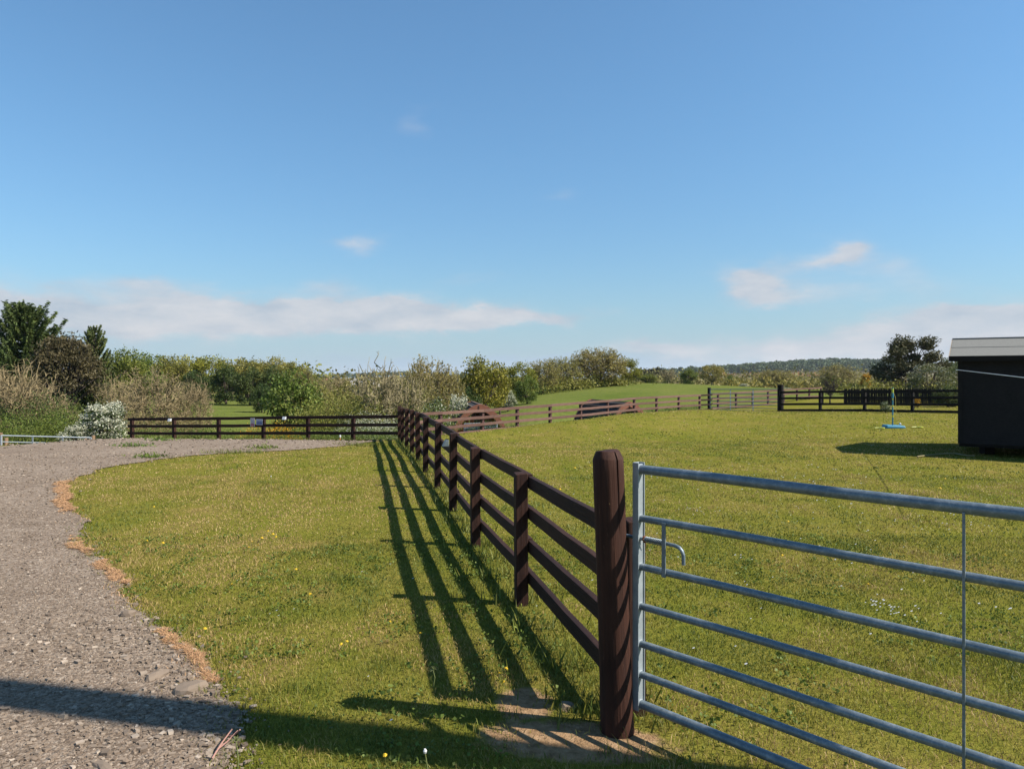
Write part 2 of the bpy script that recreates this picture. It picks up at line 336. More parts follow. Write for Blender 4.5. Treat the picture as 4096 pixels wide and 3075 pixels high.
# ------------------------------------------------------------------ gravel yard
EY = np.array([-16, 1, 2.5, 3.1, 3.3, 3.61, 4.11, 4.8, 5.26, 5.9, 6.58, 7.4, 8.48, 9.6, 10.6, 12, 13.1, 14.6, 15.5, 16.2, 16.8, 17.6, 18.5, 19.3, 20.2, 21.2, 22.6])
EX = np.array([-.5, -1.1, -1.25, -1.15, -1.25, -1.32, -1.75, -2.27, -2.68, -3.15, -3.7, -4.3, -4.95, -5.75, -6.45, -7.05, -7.25, -7.05, -6.5, -5.9, -5.0, -4.55, -4.25, -3.95, -4.0, -3.8, -3.7])
EX[4] = -1.22
FC = Vector((-3.31, 21.8)); FD = Vector((-.9357, .3527))       # left back fence: corner and direction
PF = Vector((.6, .8))
def edgex(y):
    y = np.asarray(y, float)
    j = .05 * np.sin(y * 3.1 + 1) + .025 * np.sin(y * 7.7) + .02 * np.sin(y * 17.3 + 2) + .015 * np.sin(y * 41)
    return np.interp(y, EY, EX) + j * np.clip(y / 6, .35, 1.1)
def yfar(x): return 21.8 - .05 + np.maximum(-3.31 - x, 0) * .377
gy = np.concatenate([np.arange(-16, 1.5, .6), np.arange(1.5, 22.5, .06)])
t_ = np.concatenate([np.array([0, .03, .06, .1, .15, .2, .3, .4, .55, .75, 1.0, 1.3, 1.6, 2, 2.5, 3, 3.6, 4.3, 5, 6, 7, 8, 9.5, 11, 13, 15, 18, 22, 28])])
gx = edgex(gy)[:, None] - t_[None] * 1.0
gyy = np.repeat(gy[:, None], len(t_), 1)
keep_y = gyy <= yfar(gx) + .15
Vg = np.stack([gx, gyy, ZG(gx.ravel(), gyy.ravel()).reshape(gx.shape) + .014], -1).reshape(-1, 3)
fc = grid_faces(len(t_), len(gy))
ok = keep_y.reshape(-1)[fc].all(1); fc = fc[ok]
# beyond the last row the yard runs on to the left fence
gy2 = np.arange(22.44, 32, .25); gx2 = -np.concatenate([np.arange(4, 34, .5)])
GX2, GY2 = np.meshgrid(gx2, gy2); V2 = np.stack([GX2, GY2, ZG(GX2.ravel(), GY2.ravel()).reshape(GX2.shape) + .014], -1).reshape(-1, 3)
f2 = grid_faces(len(gx2), len(gy2)); f2 = f2[(GY2 <= yfar(GX2) + .1).reshape(-1)[f2].all(1)]
def gravel_mat():
    m, t, b = newmat('gravel')
    v = mapped(t, (1, 1, 1))
    vo = t.nodes.new('ShaderNodeTexVoronoi'); vo.inputs['Scale'].default_value = 55; t.links.new(v, vo.inputs['Vector'])
    vo2 = t.nodes.new('ShaderNodeTexVoronoi'); vo2.inputs['Scale'].default_value = 24; t.links.new(v, vo2.inputs['Vector'])
    big = noise(t, v, .5, 5, .6); mid = noise(t, v, 4, 5, .7); fine = noise(t, v, 60, 4, .7)
    sc_ = t.nodes.new('ShaderNodeSeparateColor'); t.links.new(vo.outputs['Color'], sc_.inputs[0])
    f = M(t, 'ADD', M(t, 'MULTIPLY', sc_.outputs[0], .35), M(t, 'ADD', M(t, 'MULTIPLY', big, .3), M(t, 'ADD', M(t, 'MULTIPLY', mid, .25), M(t, 'MULTIPLY', fine, .25))))
    c = ramp(t, f, [(.30, (.125, .090, .062)), (.5, (.250, .185, .132)), (.66, (.35, .27, .20)), (.86, (.52, .43, .34))])
    t.links.new(c, b.inputs['Base Color']); b.inputs['Roughness'].default_value = .92; b.inputs['Specular IOR Level'].default_value = .15
    h = M(t, 'ADD', M(t, 'MULTIPLY', vo.outputs['Distance'], -.5), M(t, 'ADD', M(t, 'MULTIPLY', vo2.outputs['Distance'], -.5), M(t, 'MULTIPLY', fine, .6)))
    bump(t, h, .9, .02, b); return m
GRAVEL = gravel_mat()
faces = np.concatenate([fc, f2 + len(Vg)]); me = mesh_np('gravel_yard', np.concatenate([Vg, V2]), faces, np.full(len(faces), 4), smooth=True)
tag(link('gravel_yard', me, GRAVEL), 'pinkish grey crushed stone yard curving round the lawn', kind='structure')

def _vn(x, y, s, seed=0):
    r = np.random.default_rng(seed); T = r.random((64, 64)); u, v = np.asarray(x) / s + 900, np.asarray(y) / s + 900
    i, j = np.floor(u).astype(int), np.floor(v).astype(int); a, b = u - i, v - j; a = a * a * (3 - 2 * a); b = b * b * (3 - 2 * b)
    g = lambda p, q: T[p % 64, q % 64]
    return (g(i, j) * (1 - a) + g(i + 1, j) * a) * (1 - b) + (g(i, j + 1) * (1 - a) + g(i + 1, j + 1) * a) * b
# bare soil by the gate post
def soil_mask(x, y):
    """>0 inside the worn soil patch"""
    a = 1 - (((x - .27) / .46) ** 2 + ((y - 3.38 + .12 * x) / .20) ** 2)
    b = 1 - (((x - .06) / .15) ** 2 + ((y - 3.72) / .20) ** 2)
    w = .9 * (_vn(x, y, .13, 41) - .5) + .8 * (_vn(x, y, .045, 42) - .5) + .5 * (_vn(x, y, .018, 43) - .5)
    return np.maximum(a, b) + w
m, t, b = newmat('dry soil'); v = mapped(t, (1, 1, 1)); n = noise(t, v, 12, 6, .7)
t.links.new(ramp(t, n, [(.3, (.20, .12, .06)), (.7, (.48, .31, .175))]), b.inputs['Base Color']); SOIL = m

# ------------------------------------------------------------------ loose stones on the gravel
CUBE = np.array([(a, b_, c) for a in (-1, 1) for b_ in (-1, 1) for c in (-1, 1)], float)
CF = np.array([(0, 1, 3, 2), (4, 6, 7, 5), (0, 4, 5, 1), (2, 3, 7, 6), (0, 2, 6, 4), (1, 5, 7, 3)])
def stones(n, P, size):
    V = CUBE[None] * rng.uniform(.55, 1.0, (n, 8, 3)) * .5
    V *= np.stack([rng.uniform(.8, 1.5, n), rng.uniform(.6, 1.1, n), rng.uniform(.35, .75, n)], -1)[:, None]
    V *= size[:, None, None]
    a = rng.uniform(0, 6.28, n); tl = rng.normal(0, .25, n)
    c, s = np.cos(tl)[:, None], np.sin(tl)[:, None]; x, y, z = V[..., 0], V[..., 1], V[..., 2]
    y, z = y * c - z * s, y * s + z * c
    c, s = np.cos(a)[:, None], np.sin(a)[:, None]; x, y = x * c - y * s, x * s + y * c
    V = np.stack([x, y, z], -1) + P[:, None]
    Fs = (CF[None] + (np.arange(n) * 8)[:, None, None]).reshape(-1, 4)
    g = rng.beta(2, 2.6, n); col = np.stack([g, rng.random(n), rng.random(n), np.ones(n)], -1)
    return V.reshape(-1, 3), Fs, np.repeat(col, 8, 0)
def inside_frustum(x, y, mrg=1.9): return np.abs(x) < y * .70 + mrg
def stone_pts(y0, y1, dens, smin, smax, edgeboost=0):
    A_ = (y1 - y0) * (y1 * .7 + 1.9); n = int(A_ * dens)
    y = rng.uniform(y0, y1, n); x = rng.uniform(-(y1 * .7 + 1.9), 0, n)
    e = edgex(y) - x; k = (e > -rng.exponential(.05, len(e))) & inside_frustum(x, y)
    x, y, e = x[k], y[k], e[k]
    if edgeboost:
        k = rng.random(len(x)) < np.clip(np.exp(-e / edgeboost) + .25 + .3 * (np.sin(x * 3) * np.sin(y * 2.3) > .2), 0, 1); x, y, e = x[k], y[k], e[k]
    s = smin + (smax - smin) * rng.beta(1.1, 4, len(x))
    return np.stack([x, y, ZG(x, y) + .014 + s * .08], -1), s
SP = [stone_pts(2.2, 5, 1100, .010, .050, .45), stone_pts(2.2, 6, 3200, .005, .015), stone_pts(5, 9, 500, .010, .035, .8), stone_pts(9, 16, 60, .02, .06), stone_pts(16, 22, 12, .03, .09)]
P = np.concatenate([a for a, _ in SP]); S = np.concatenate([s for _, s in SP])
V, Fs, C = stones(len(P), P, S)
m, t, b = newmat('crushed stone'); a = t.nodes.new('ShaderNodeAttribute'); a.attribute_name = 'lc'; s_ = t.nodes.new('ShaderNodeSeparateColor'); t.links.new(a.outputs['Color'], s_.inputs[0])
c = ramp(t, s_.outputs[0], [(.0, (.13, .095, .068)), (.35, (.25, .187, .136)), (.6, (.345, .265, .195)), (.9, (.58, .48, .38))])
c = mixc(t, M(t, 'MULTIPLY', s_.outputs[1], .3), c, (.24, .20, .16)); t.links.new(c, b.inputs['Base Color']); b.inputs['Roughness'].default_value = .9; b.inputs['Specular IOR Level'].default_value = .2
bump(t, noise(t, mapped(t, (1, 1, 1)), 150, 4, .7), .5, .003, b); STONE = m
tag(link('gravel', mesh_np('gravel', V, Fs, np.full(len(Fs), 4), C), STONE), 'loose grey chippings strewn over the yard', kind='stuff')

def rock(name, loc, size, label, seed, group=None):
    r = random.Random(seed); bm = bmesh.new(); bmesh.ops.create_icosphere(bm, subdivisions=2, radius=1)
    ph = [r.uniform(0, 6) for _ in range(6)]
    for v in bm.verts:
        p = v.co.copy(); k = 1 + .18 * math.sin(2.3 * p.x + ph[0]) * math.sin(2.9 * p.y + ph[1]) + .10 * math.sin(6 * p.z + ph[2] + 3 * p.x) + .05 * math.sin(11 * p.y + ph[3])
        p = Vector([math.copysign(abs(c) ** .8, c) for c in p]) * k
        v.co = Vector((p.x * size[0], p.y * size[1], p.z * size[2]))
    me = bpy.data.meshes.new(name); bm.to_mesh(me); bm.free()
    ca = me.color_attributes.new('lc', 'FLOAT_COLOR', 'POINT'); ca.data.foreach_set('color', [.42, .5, .5, 1] * len(me.vertices))
    o = link(name, me, STONE); o.location = loc; o.rotation_euler.z = r.uniform(0, 6)
    return tag(o, label, 'stone', group)
rock('stone', (-1.68, 3.86, .015), (.085, .06, .032), 'largest flat grey stone on the gravel near the grass edge', 1, 'larger stones on the yard')
rock('stone', (-1.93, 4.02, .015), (.07, .04, .024), 'second large grey stone just left of the biggest one', 2, 'larger stones on the yard')
rock('stone', (-2.62, 5.05, .02), (.05, .04, .03), 'rounded dark stone at the edge of orange dead grass', 3, 'larger stones on the yard')
rock('stone', (-1.70, 3.08, .012), (.085, .03, .016), 'long pale flat stone in front of the dark band of shadow', 4, 'larger stones on the yard')
rock('stone', (.27, 3.66, .01), (.040, .034, .026), 'pale rounded stone beside the foot of the round gate post', 5)

# ------------------------------------------------------------------ grass
def vnoise(x, y, s, seed=0):
    r = np.random.default_rng(seed); T = r.random((64, 64)); u, v = x / s + 900, y / s + 900
    i, j = np.floor(u).astype(int), np.floor(v).astype(int); a, b = u - i, v - j; a = a * a * (3 - 2 * a); b = b * b * (3 - 2 * b)
    g = lambda p, q: T[p % 64, q % 64]
    return (g(i, j) * (1 - a) + g(i + 1, j) * a) * (1 - b) + (g(i, j + 1) * (1 - a) + g(i + 1, j + 1) * a) * b
def on_lawn(x, y, mrg=0.0):
    e = x - edgex(y) > -mrg
    far = np.where(x > -3.31, y < 21.8 + (x + 3.31) * 1.334 - .05, y < yfar(x) - .1)
    return e & (y < np.where(x > 9.9, 55, 999)) & far
def blades(y0, y1, dens, h0, h1, w, quad=True, xr=None):
    W_ = y1 * .70 + 1.9; n = int((y1 - y0) * 2 * W_ * dens)
    y = rng.uniform(y0, y1, n); x = rng.uniform(-W_, W_, n)
    k = inside_frustum(x, y, 1.9) & on_lawn(x, y, rng.exponential(.07, n)); x, y = x[k], y[k]
    sm = soil_mask(x, y); k = rng.random(len(x)) < np.clip(1 - (sm + .35) * 1.2, .04, 1); x, y = x[k], y[k]
    d = vnoise(x, y, .55, 1) * .6 + vnoise(x, y, .16, 2) * .4
    k = rng.random(len(x)) < np.clip(.35 + d * 1.1, 0, 1); x, y, d = x[k], y[k], d[k]
    n = len(x)
    lush = np.clip((vnoise(x, y, .35, 3) - .62) * 3, 0, 1)
    dx = np.abs(x - np.interp(y, [3.4, 21.8], [.46, -3.31])); nearf = np.exp(-(dx / .16) ** 2)
    ee = np.exp(-((x - edgex(y)) / .22) ** 2)
    pst = np.exp(-(((x - .45) / .25) ** 2 + ((y - 3.5) / .3) ** 2))
    low = np.exp(-((y - 2.4) / .65) ** 2) * (x < .9)
    h = (h0 + (h1 - h0) * rng.beta(1.5, 3, n)) * (1 + .8 * lush + 1.2 * nearf * rng.random(n) + .5 * ee + 1.4 * pst + 1.0 * low * rng.random(n))
    a = rng.uniform(0, 6.283, n); lean = rng.uniform(.15, 1.1, n) * h
    lx, ly = np.cos(a) * lean, np.sin(a) * lean; b = rng.uniform(0, 6.283, n)
    ww = w * rng.uniform(.6, 1.3, n); wx, wy = np.cos(b) * ww * .5, np.sin(b) * ww * .5
    z = ZG(x, y) + .002
    base = np.stack([x, y, z], -1); ws = np.stack([wx, wy, 0 * wx], -1)
    # colour: r -> green to straw, g -> brightness
    dryp = vnoise(x, y, .9, 5) * .4 + vnoise(x, y, 2.6, 6) * .3 + vnoise(x, y, .22, 7) * .35 + .065 * np.sin((x + .3 * y + .6 * np.sin(y * .3)) * 5.2) + .5 * np.clip(vnoise(x, y, .45, 27) - .72, 0, 1) + .03
    r = np.clip((dryp - .36) * 2.6 + rng.normal(0, .25, n) - .35 * lush - .25 * nearf, 0, 1)
    hue = np.clip(.5 + rng.normal(0, .3, n), 0, 1)
    # dead orange rim on the yard side
    rim = np.where((x - edgex(y) < .04) & (y > 3.95) & (vnoise(x, y, .45, 9) > .52) & (y < 12), 1.0, 0.0) * (rng.random(n) < .85)
    col = np.stack([r, hue, rim, np.ones(n)], -1)
    up = np.array([0, 0, 1.0])
    if quad:
        mid = base + np.stack([lx * .35, ly * .35, h * .6], -1); tip = base + np.stack([lx, ly, h * .95], -1)
        V = np.stack([base - ws, base + ws, mid + ws * .8, mid - ws * .8, tip], 1).reshape(-1, 3)
        i = np.arange(n)[:, None] * 5
        ff = np.concatenate([i + np.array([[0, 1, 2, 3]]), i + np.array([[3, 2, 4]])], 1).ravel(); cnt = np.tile([4, 3], n)
        return V, ff, cnt, np.repeat(col, 5, 0)
    tip = base + np.stack([lx, ly, h], -1)
    V = np.stack([base - ws, base + ws, tip], 1).reshape(-1, 3)
    return V, (np.arange(n * 3)), np.full(n, 3), np.repeat(col, 3, 0)
def rim_blades(n):
    y = rng.uniform(3.95, 11.5, n); x = edgex(y) + .03 - rng.beta(1, 2.0, n) * .13 * np.clip(y / 6, .7, 1.5)
    k = vnoise(x, y, .5, 9) + .25 * vnoise(x, y, .08, 19) > .58; x, y = x[k], y[k]; n = len(x)
    h = rng.uniform(.002, .014, n); a = rng.uniform(0, 6.28, n); L = rng.uniform(.02, .055, n); b = a + 1.57; w = .0028 * np.clip(y / 4, 1, 3)
    base = np.stack([x, y, ZG(x, y) + .018], -1); ws = np.stack([np.cos(b) * w, np.sin(b) * w, 0 * x], -1)
    tip = base + np.stack([np.cos(a) * L, np.sin(a) * L, h], -1)
    V = np.stack([base - ws, base + ws, tip], 1).reshape(-1, 3)
    col = np.stack([np.ones(n), rng.random(n), np.ones(n), np.ones(n)], -1)
    return V, np.arange(n * 3), np.full(n, 3), np.repeat(col, 3, 0)
def joinparts(parts):
    off = 0; Vs, Fs, Cs, Ks = [], [], [], []
    for V, f, c, k in parts: Vs.append(V); Fs.append(f + off); Cs.append(c); Ks.append(k); off += len(V)
    return np.concatenate(Vs), np.concatenate(Fs), np.concatenate(Cs), np.concatenate(Ks)
V, f, c, k = joinparts([blades(2.1, 4.6, 7500, .010, .034, .0036), blades(4.6, 7.5, 4200, .010, .030, .005), blades(7.5, 12, 1500, .012, .028, .009, False),
                        blades(12, 20, 420, .012, .028, .016, False), blades(20, 40, 70, .012, .03, .035, False), rim_blades(26000)])
m, t, b = newmat('grass blades'); a = t.nodes.new('ShaderNodeAttribute'); a.attribute_name = 'lc'; s_ = t.nodes.new('ShaderNodeSeparateColor'); t.links.new(a.outputs['Color'], s_.inputs[0])
cc = ramp(t, s_.outputs[0], [(0, (.130, .167, .025)), (.35, (.240, .230, .036)), (.65, (.335, .262, .062)), (1, (.49, .335, .14))])
cc = mixc(t, s_.outputs[2], cc, (.62, .37, .19))
hh = t.nodes.new('ShaderNodeHueSaturation'); t.links.new(cc, hh.inputs['Color']); t.links.new(M(t, 'ADD', M(t, 'MULTIPLY', s_.outputs[1], .7), .74), hh.inputs['Value'])
t.links.new(hh.outputs[0], b.inputs['Base Color']); b.inputs['Roughness'].default_value = .55; b.inputs['Specular IOR Level'].default_value = .3
tr = t.nodes.new('ShaderNodeBsdfTranslucent'); t.links.new(hh.outputs[0], tr.inputs[0]); mx = t.nodes.new('ShaderNodeMixShader'); mx.inputs[0].default_value = .22
t.links.new(b.outputs[0], mx.inputs[1]); t.links.new(tr.outputs[0], mx.inputs[2]); t.links.new(mx.outputs[0], t.nodes['Material Output'].inputs[0])
GRASS = m
tag(link('grass', mesh_np('grass', V, f, c, k), GRASS), 'short patchy grass blades covering the lawn', kind='stuff')

# longer green tufts at the far edge of the yard and round the fence feet, weeds on the yard
def tuft_parts(pts, n, hh, spread, w):
    out = []
    for (x0, y0) in pts:
        x = rng.normal(x0, spread, n); y = rng.normal(y0, spread * .5, n); h = hh * rng.uniform(.5, 1.1, n); a = rng.uniform(0, 6.28, n); b = rng.uniform(0, 6.28, n)
        base = np.stack([x, y, ZG(x, y)], -1); ws = np.stack([np.cos(b) * w, np.sin(b) * w, 0 * x], -1)
        tip = base + np.stack([np.cos(a) * h * .5, np.sin(a) * h * .5, h], -1)
        V = np.stack([base - ws, base + ws, tip], 1).reshape(-1, 3)
        col = np.stack([np.clip(rng.normal(.12, .12, n), 0, 1), rng.random(n), np.zeros(n), np.ones(n)], -1)
        out.append((V, np.arange(n * 3), np.full(n, 3), np.repeat(col, 3, 0)))
    return joinparts(out)
pts = [(-6.4 + i * .3, 15.9 + i * .05) for i in range(4)] + [(-3.5 - i * .25, 18.6 + .1 * i) for i in range(4)] + [(-3.25 + .6 * i, 22.0 + .8 * i) for i in range(16)]
for i in range(36): p = FC + FD * (i * .3 + .4); pts.append((p.x, p.y + random.uniform(-.35, .15)))
for i in range(30): pts.append((.45 - .205 * i * .6, 3.6 + i * .6))
V, f, c, k = tuft_parts(pts, 60, .13, .16, .006)
tag(link('long_grass', mesh_np('long_grass', V, f, c, k), GRASS), 'longer green grass along fence feet and yard edge', kind='stuff')

# ------------------------------------------------------------------ fences
def board(name, p, q, hgt, thk, mat_, parent, bevel=.004, seg=1, wob=0.0):
    """board lying along local X from p to q"""
    p = Vector(p); q = Vector(q); L = (q - p).length; X = (q - p).normalized(); Yv = Vector((0, 0, 1)).cross(X).normalized(); Zv = X.cross(Yv)
    Mx = Matrix((X, Yv, Zv)).transposed().to_4x4(); Mx.translation = p
    mb = MB(); n = max(1, seg); pts = []
    for i in range(n + 1):
        x = L * i / n; dz = wob * math.sin(i * 1.9 + p.x) if 0 < i < n else 0; dh = hgt / 2 * (1 + random.uniform(-.03, .03))
        pts += [(x, -thk / 2, -dh + dz), (x, thk / 2, -dh + dz), (x, thk / 2, dh + dz), (x, -thk / 2, dh + dz)]
    fcs = [(0, 1, 2, 3), tuple(4 * n + k for k in (3, 2, 1, 0))]
    for i in range(n):
        for k in range(4): fcs.append((4 * i + k, 4 * i + (k + 1) % 4, 4 * i + 4 + (k + 1) % 4, 4 * i + 4 + k))
    mb.poly(pts, fcs)
    o = link(name, mb.mesh(name), mat_, parent, Mx)
    if bevel: bv = o.modifiers.new('b', 'BEVEL'); bv.width = bevel; bv.segments = 2; bv.limit_method = 'ANGLE'
    return o
def squarepost(name, x, y, z0, z1, w, ang, mat_, parent, bevel=.005, tilt=0, slope=0):
    mb = MB(); H = z1 - z0; a = w / 2
    pts = [(-a, -a, 0), (a, -a, 0), (a, a, 0), (-a, a, 0), (-a, -a, H - slope), (a, -a, H - slope * .4), (a, a, H), (-a, a, H - slope * .3)]
    mb.poly(pts, [(3, 2, 1, 0), (4, 5, 6, 7), (0, 1, 5, 4), (1, 2, 6, 5), (2, 3, 7, 6), (3, 0, 4, 7)])
    Mx = Matrix.Translation((x, y, z0)) @ Matrix.Rotation(ang, 4, 'Z') @ Matrix.Rotation(tilt, 4, 'Y')
    o = link(name, mb.mesh(name), mat_, parent, Mx)
    if bevel: bv = o.modifiers.new('b', 'BEVEL'); bv.width = bevel; bv.segments = 2; bv.limit_method = 'ANGLE'
    return o
# long fence running away from the gate post
fen = empty('post_and_rail_fence', (.43, 3.6, 0), 'long dark brown four rail fence running away from the round gate post across the lawn', 'fence')
ypos = [3.62, 5.32, 7.15, 8.98, 10.8, 12.6, 14.45, 16.3, 18.1, 19.9, 21.8]
xpos = [.60, .067, -.352, -.72, -1.09, -1.475, -1.835, -2.205, -2.58, -2.95, -3.31]
H = []
for i, (x, y) in enumerate(zip(xpos, ypos)):
    z = zg(x, y); H.append(z); top = .95 + random.uniform(-.012, .012)
    if i == 10: top = 1.0
    squarepost('post', x, y, z - .1, z + top, .088 if i < 10 else .11, math.atan2(-.205, 1) * -1 + random.uniform(-.04, .04), BROWNP, fen, tilt=random.uniform(-.012, .012), slope=.012)
RZ = [.885, .655, .425, .19]
side = Vector((1, .205, 0)).normalized() * .066
for i in range(10):
    a = Vector((xpos[i] if i else .50, ypos[i] if i else 3.56, H[i])); b = Vector((xpos[i + 1], ypos[i + 1], H[i + 1]))
    if i == 0: a = Vector((.455, 3.56, 0))
    for j, rz in enumerate(RZ):
        d = Vector((0, 0, rz + random.uniform(-.008, .008))); d2 = Vector((0, 0, rz + random.uniform(-.008, .008)))
        board('rail', a + side + d, b + side + d2, .088, .040, BROWN, fen, seg=4, wob=.003)
# left back fence (three rails above the yard, a fourth low down on the right half)
f2_ = empty('post_and_rail_fence', (-8, 23.5, -.5), 'dark brown three rail fence across the far yard end carrying two small signs', 'fence')
def fence_at(px):      # where the ray through that picture column meets the fence line
    k = (px - 512) / F; t = (k * FC.y - FC.x) / (FD.x - k * FD.y); p = FC + FD * t; return p
PXB = [132.3, 174.2, 218.9, 263.3, 308.3, 353, 399.5]
railZ = []      # heights measured from the photo: (top rail centre, spacing)
for px in PXB:
    p = fence_at(px); u = (px - 132.3) / (399.5 - 132.3)
    ytop = 418.8 - 2.9 * u; zt = EYE - (ytop - HY) * p.y / F; railZ.append((p, zt))
nrm = Vector((FD.y, -FD.x, 0)).normalized();
if nrm.y > 0: nrm = -nrm
for i, (p, zt) in enumerate(railZ[:-1]):
    squarepost('post', p.x, p.y, zt - 1.05, zt + .045, .10, math.atan2(FD.y, FD.x), BROWNP, f2_, tilt=random.uniform(-.015, .015))
for i in range(6):
    (a, za), (b, zb) = railZ[i], railZ[i + 1]
    for j in range(4 if i >= 4 else 3):
        A3 = Vector((a.x, a.y, za - .238 * j)) + nrm * .07; B3 = Vector((b.x, b.y, zb - .245 * j)) + nrm * .07
        if i == 0: A3 -= Vector((FD.x, FD.y, 0)) * -.12
        board('rail', A3, B3, .095, .04, BROWN, f2_, seg=3, wob=.004)
# faded fence along the far side of the lawn
f3 = empty('post_and_rail_fence', (3, 30, -.3), 'faded reddish brown four rail fence in full sun on the far side of the lawn', 'fence')
PXP = [440.5, 482.2, 517.2, 550, 580.5, 607.3, 634, 656.5, 678.8, 699.5]
def pf_at(px):
    C_ = Vector((-3.31, 21.8)); D_ = Vector((9.88 + 3.31, 39.5 - 21.8)).normalized(); k = (px - 512) / F
    t = (k * C_.y - C_.x) / (D_.x - k * D_.y); return C_ + D_ * t
pxs = [404] + PXP + [710.2]
topY = np.interp(pxs, [404, 440.5, 482.2, 517.2, 550, 580.5, 607.3, 634, 678.8, 710], [414.6, 412.4, 410.2, 407.2, 404.9, 402.3, 400.4, 397.9, 395.6, 394.4])
botY = np.interp(pxs, [404, 440.5, 482.2, 517.2, 550, 580.5, 634, 678.8, 710], [439, 435, 430.3, 426.8, 424, 420.8, 414.7, 410.6, 408.8])
PZ = []
for px, ty, by in zip(pxs, topY, botY):
    p = pf_at(px); PZ.append((p, EYE - (ty - HY) * p.y / F, EYE - (by - HY) * p.y / F))
pn = Vector((.8, -.6, 0))
for i, (p, zt, zb) in enumerate(PZ[1:-1]):
    squarepost('post', p.x, p.y, zb - .45, zt - .01, .10, math.atan2(.8, .6), PINKP, f3, tilt=random.uniform(-.015, .015))
for i in range(len(PZ) - 1):
    (a, at, ab), (b, bt_, bb) = PZ[i], PZ[i + 1]
    dark = i == len(PZ) - 2
    for j in range(4):
        za = at + (ab - at) * j / 3; zb = bt_ + (bb - bt_) * j / 3
        board('rail', Vector((a.x, a.y, za + random.uniform(-.006, .006))) + pn * .07, Vector((b.x, b.y, zb)) + pn * .07, .095, .04, BROWN if dark else PINK, f3, seg=3, wob=.006)
# second faded fence beyond the far gate
f4 = empty('post_and_rail_fence', (15, 47, -.2), 'faded brown rail fence in the field seen through and beyond the far metal gate', 'fence')
Q = [(711, 41.8), (718, 42.5), (736, 44), (752.6, 45.5), (768, 47), (783.7, 48.5), (797, 50), (809.3, 51.5), (821, 53)]
QQ = []
for px, Y in Q:
    ty = np.interp(px, [711, 821], [393.9, 387.3]); by = np.interp(px, [711, 752, 821], [407.8, 405.2, 399.4])
    QQ.append((Vector(((px - 512) / F * Y, Y, 0)), EYE - (ty - HY) * Y / F, EYE - (by - HY) * Y / F))
for i, (p, zt, zb) in enumerate(QQ[1:]): squarepost('post', p.x, p.y, zb - .3, zt, .10, .7, PINKP, f4)
for i in range(len(QQ) - 1):
    (a, at, ab), (b, bt_, bb) = QQ[i], QQ[i + 1]
    for j in range(4):
        board('rail', a + Vector((.05, -.06, at + (ab - at) * j / 3)), b + Vector((.05, -.06, bt_ + (bb - bt_) * j / 3)), .10, .04, PINK, f4, seg=2, wob=.006)
# dark fence right of the far gate
f5 = empty('post_and_rail_fence', (15, 34, 0), 'near black four rail fence between the far metal gate and the dark shed', 'fence')
Q = [(781.2, 37.0), (820.3, 35.2), (864.6, 33.5), (912.5, 32), (961, 30.8), (1012, 29.6)]
QQ = []
for px, Y in Q:
    ty = np.interp(px, [781, 820, 912, 1012], [392, 391.3, 390.6, 390.0]); by = np.interp(px, [781, 864, 912, 1012], [409.6, 409.6, 410.6, 412.2])
    QQ.append((Vector(((px - 512) / F * Y, Y, 0)), EYE - (ty - HY) * Y / F, EYE - (by - HY) * Y / F))
for i, (p, zt, zb) in enumerate(QQ[1:]): squarepost('post', p.x, p.y, zb - .25, zt + .03, .115, .6, BLACKP, f5, tilt=random.uniform(-.01, .01))
for i in range(len(QQ) - 1):
    (a, at, ab), (b, bt_, bb) = QQ[i], QQ[i + 1]
    for j in range(4):
        board('rail', a + Vector((-.05, -.05, at + (ab - at) * j / 3)), b + Vector((-.05, -.05, bt_ + (bb - bt_) * j / 3)), .105, .04, BLACKW, f5, seg=2, wob=.004)
# small two rail piece and picket fence in the next paddock
f6 = empty('post_and_rail_fence', (17.5, 44, 0), 'short low dark two rail fence in front of the picket fence end', 'fence')
for zz in (.68, .30):
    board('rail', (823 - 512, 0, 0) and ((823 - 512) / F * 44, 44, zz), ((846 - 512) / F * 44, 44, zz), .09, .04, BLACKW, f6)
squarepost('post', (823 - 512) / F * 44, 44.06, -.2, .75, .09, 0, BLACKP, f6)
pk = empty('picket_fence', (20, 43, 0), 'dark picket fence with pointed pales behind the near black rail fence', 'fence')
X0, Y0, X1, Y1 = (845.5 - 512) / F * 44, 44.0, (975 - 512) / F * 40, 40.0
n_ = 86; dv = Vector((X1 - X0, Y1 - Y0, 0))
pm = MB(); a_ = .035; th = .011
pm.poly([(-a_, -th, 0), (a_, -th, 0), (a_, -th, .86), (0, -th, .93), (-a_, -th, .86), (-a_, th, 0), (a_, th, 0), (a_, th, .86), (0, th, .93), (-a_, th, .86)],
        [(0, 1, 2, 3, 4), (9, 8, 7, 6, 5), (0, 5, 6, 1), (1, 6, 7, 2), (2, 7, 8, 3), (3, 8, 9, 4), (4, 9, 5, 0)])
pme = pm.mesh('picket'); pme.materials.append(BLACKP)
for i in range(n_):
    p = Vector((X0, Y0, 0)) + dv * (i / (n_ - 1)); o = link('picket', pme, None, pk)
    o.location = Vector((p.x, p.y, zg(p.x, p.y) - .02 + .02 * math.sin(i * 2.1))) - pk.location; o.rotation_euler.z = math.atan2(dv.y, dv.x); o.rotation_euler.y = random.uniform(-.03, .03)
for zz in (.25, .66): board('rail', (X0, Y0 + .05, zg(X0, Y0) + zz), (X1, Y1 + .05, zg(X1, Y1) + zz), .08, .035, BLACKW, pk)
for k_ in range(5):
    p = Vector((X0, Y0 + .1, 0)) + dv * (k_ / 4); squarepost('post', p.x, p.y, zg(p.x, p.y) - .2, zg(p.x, p.y) + .85, .09, 0, BLACKP, pk)

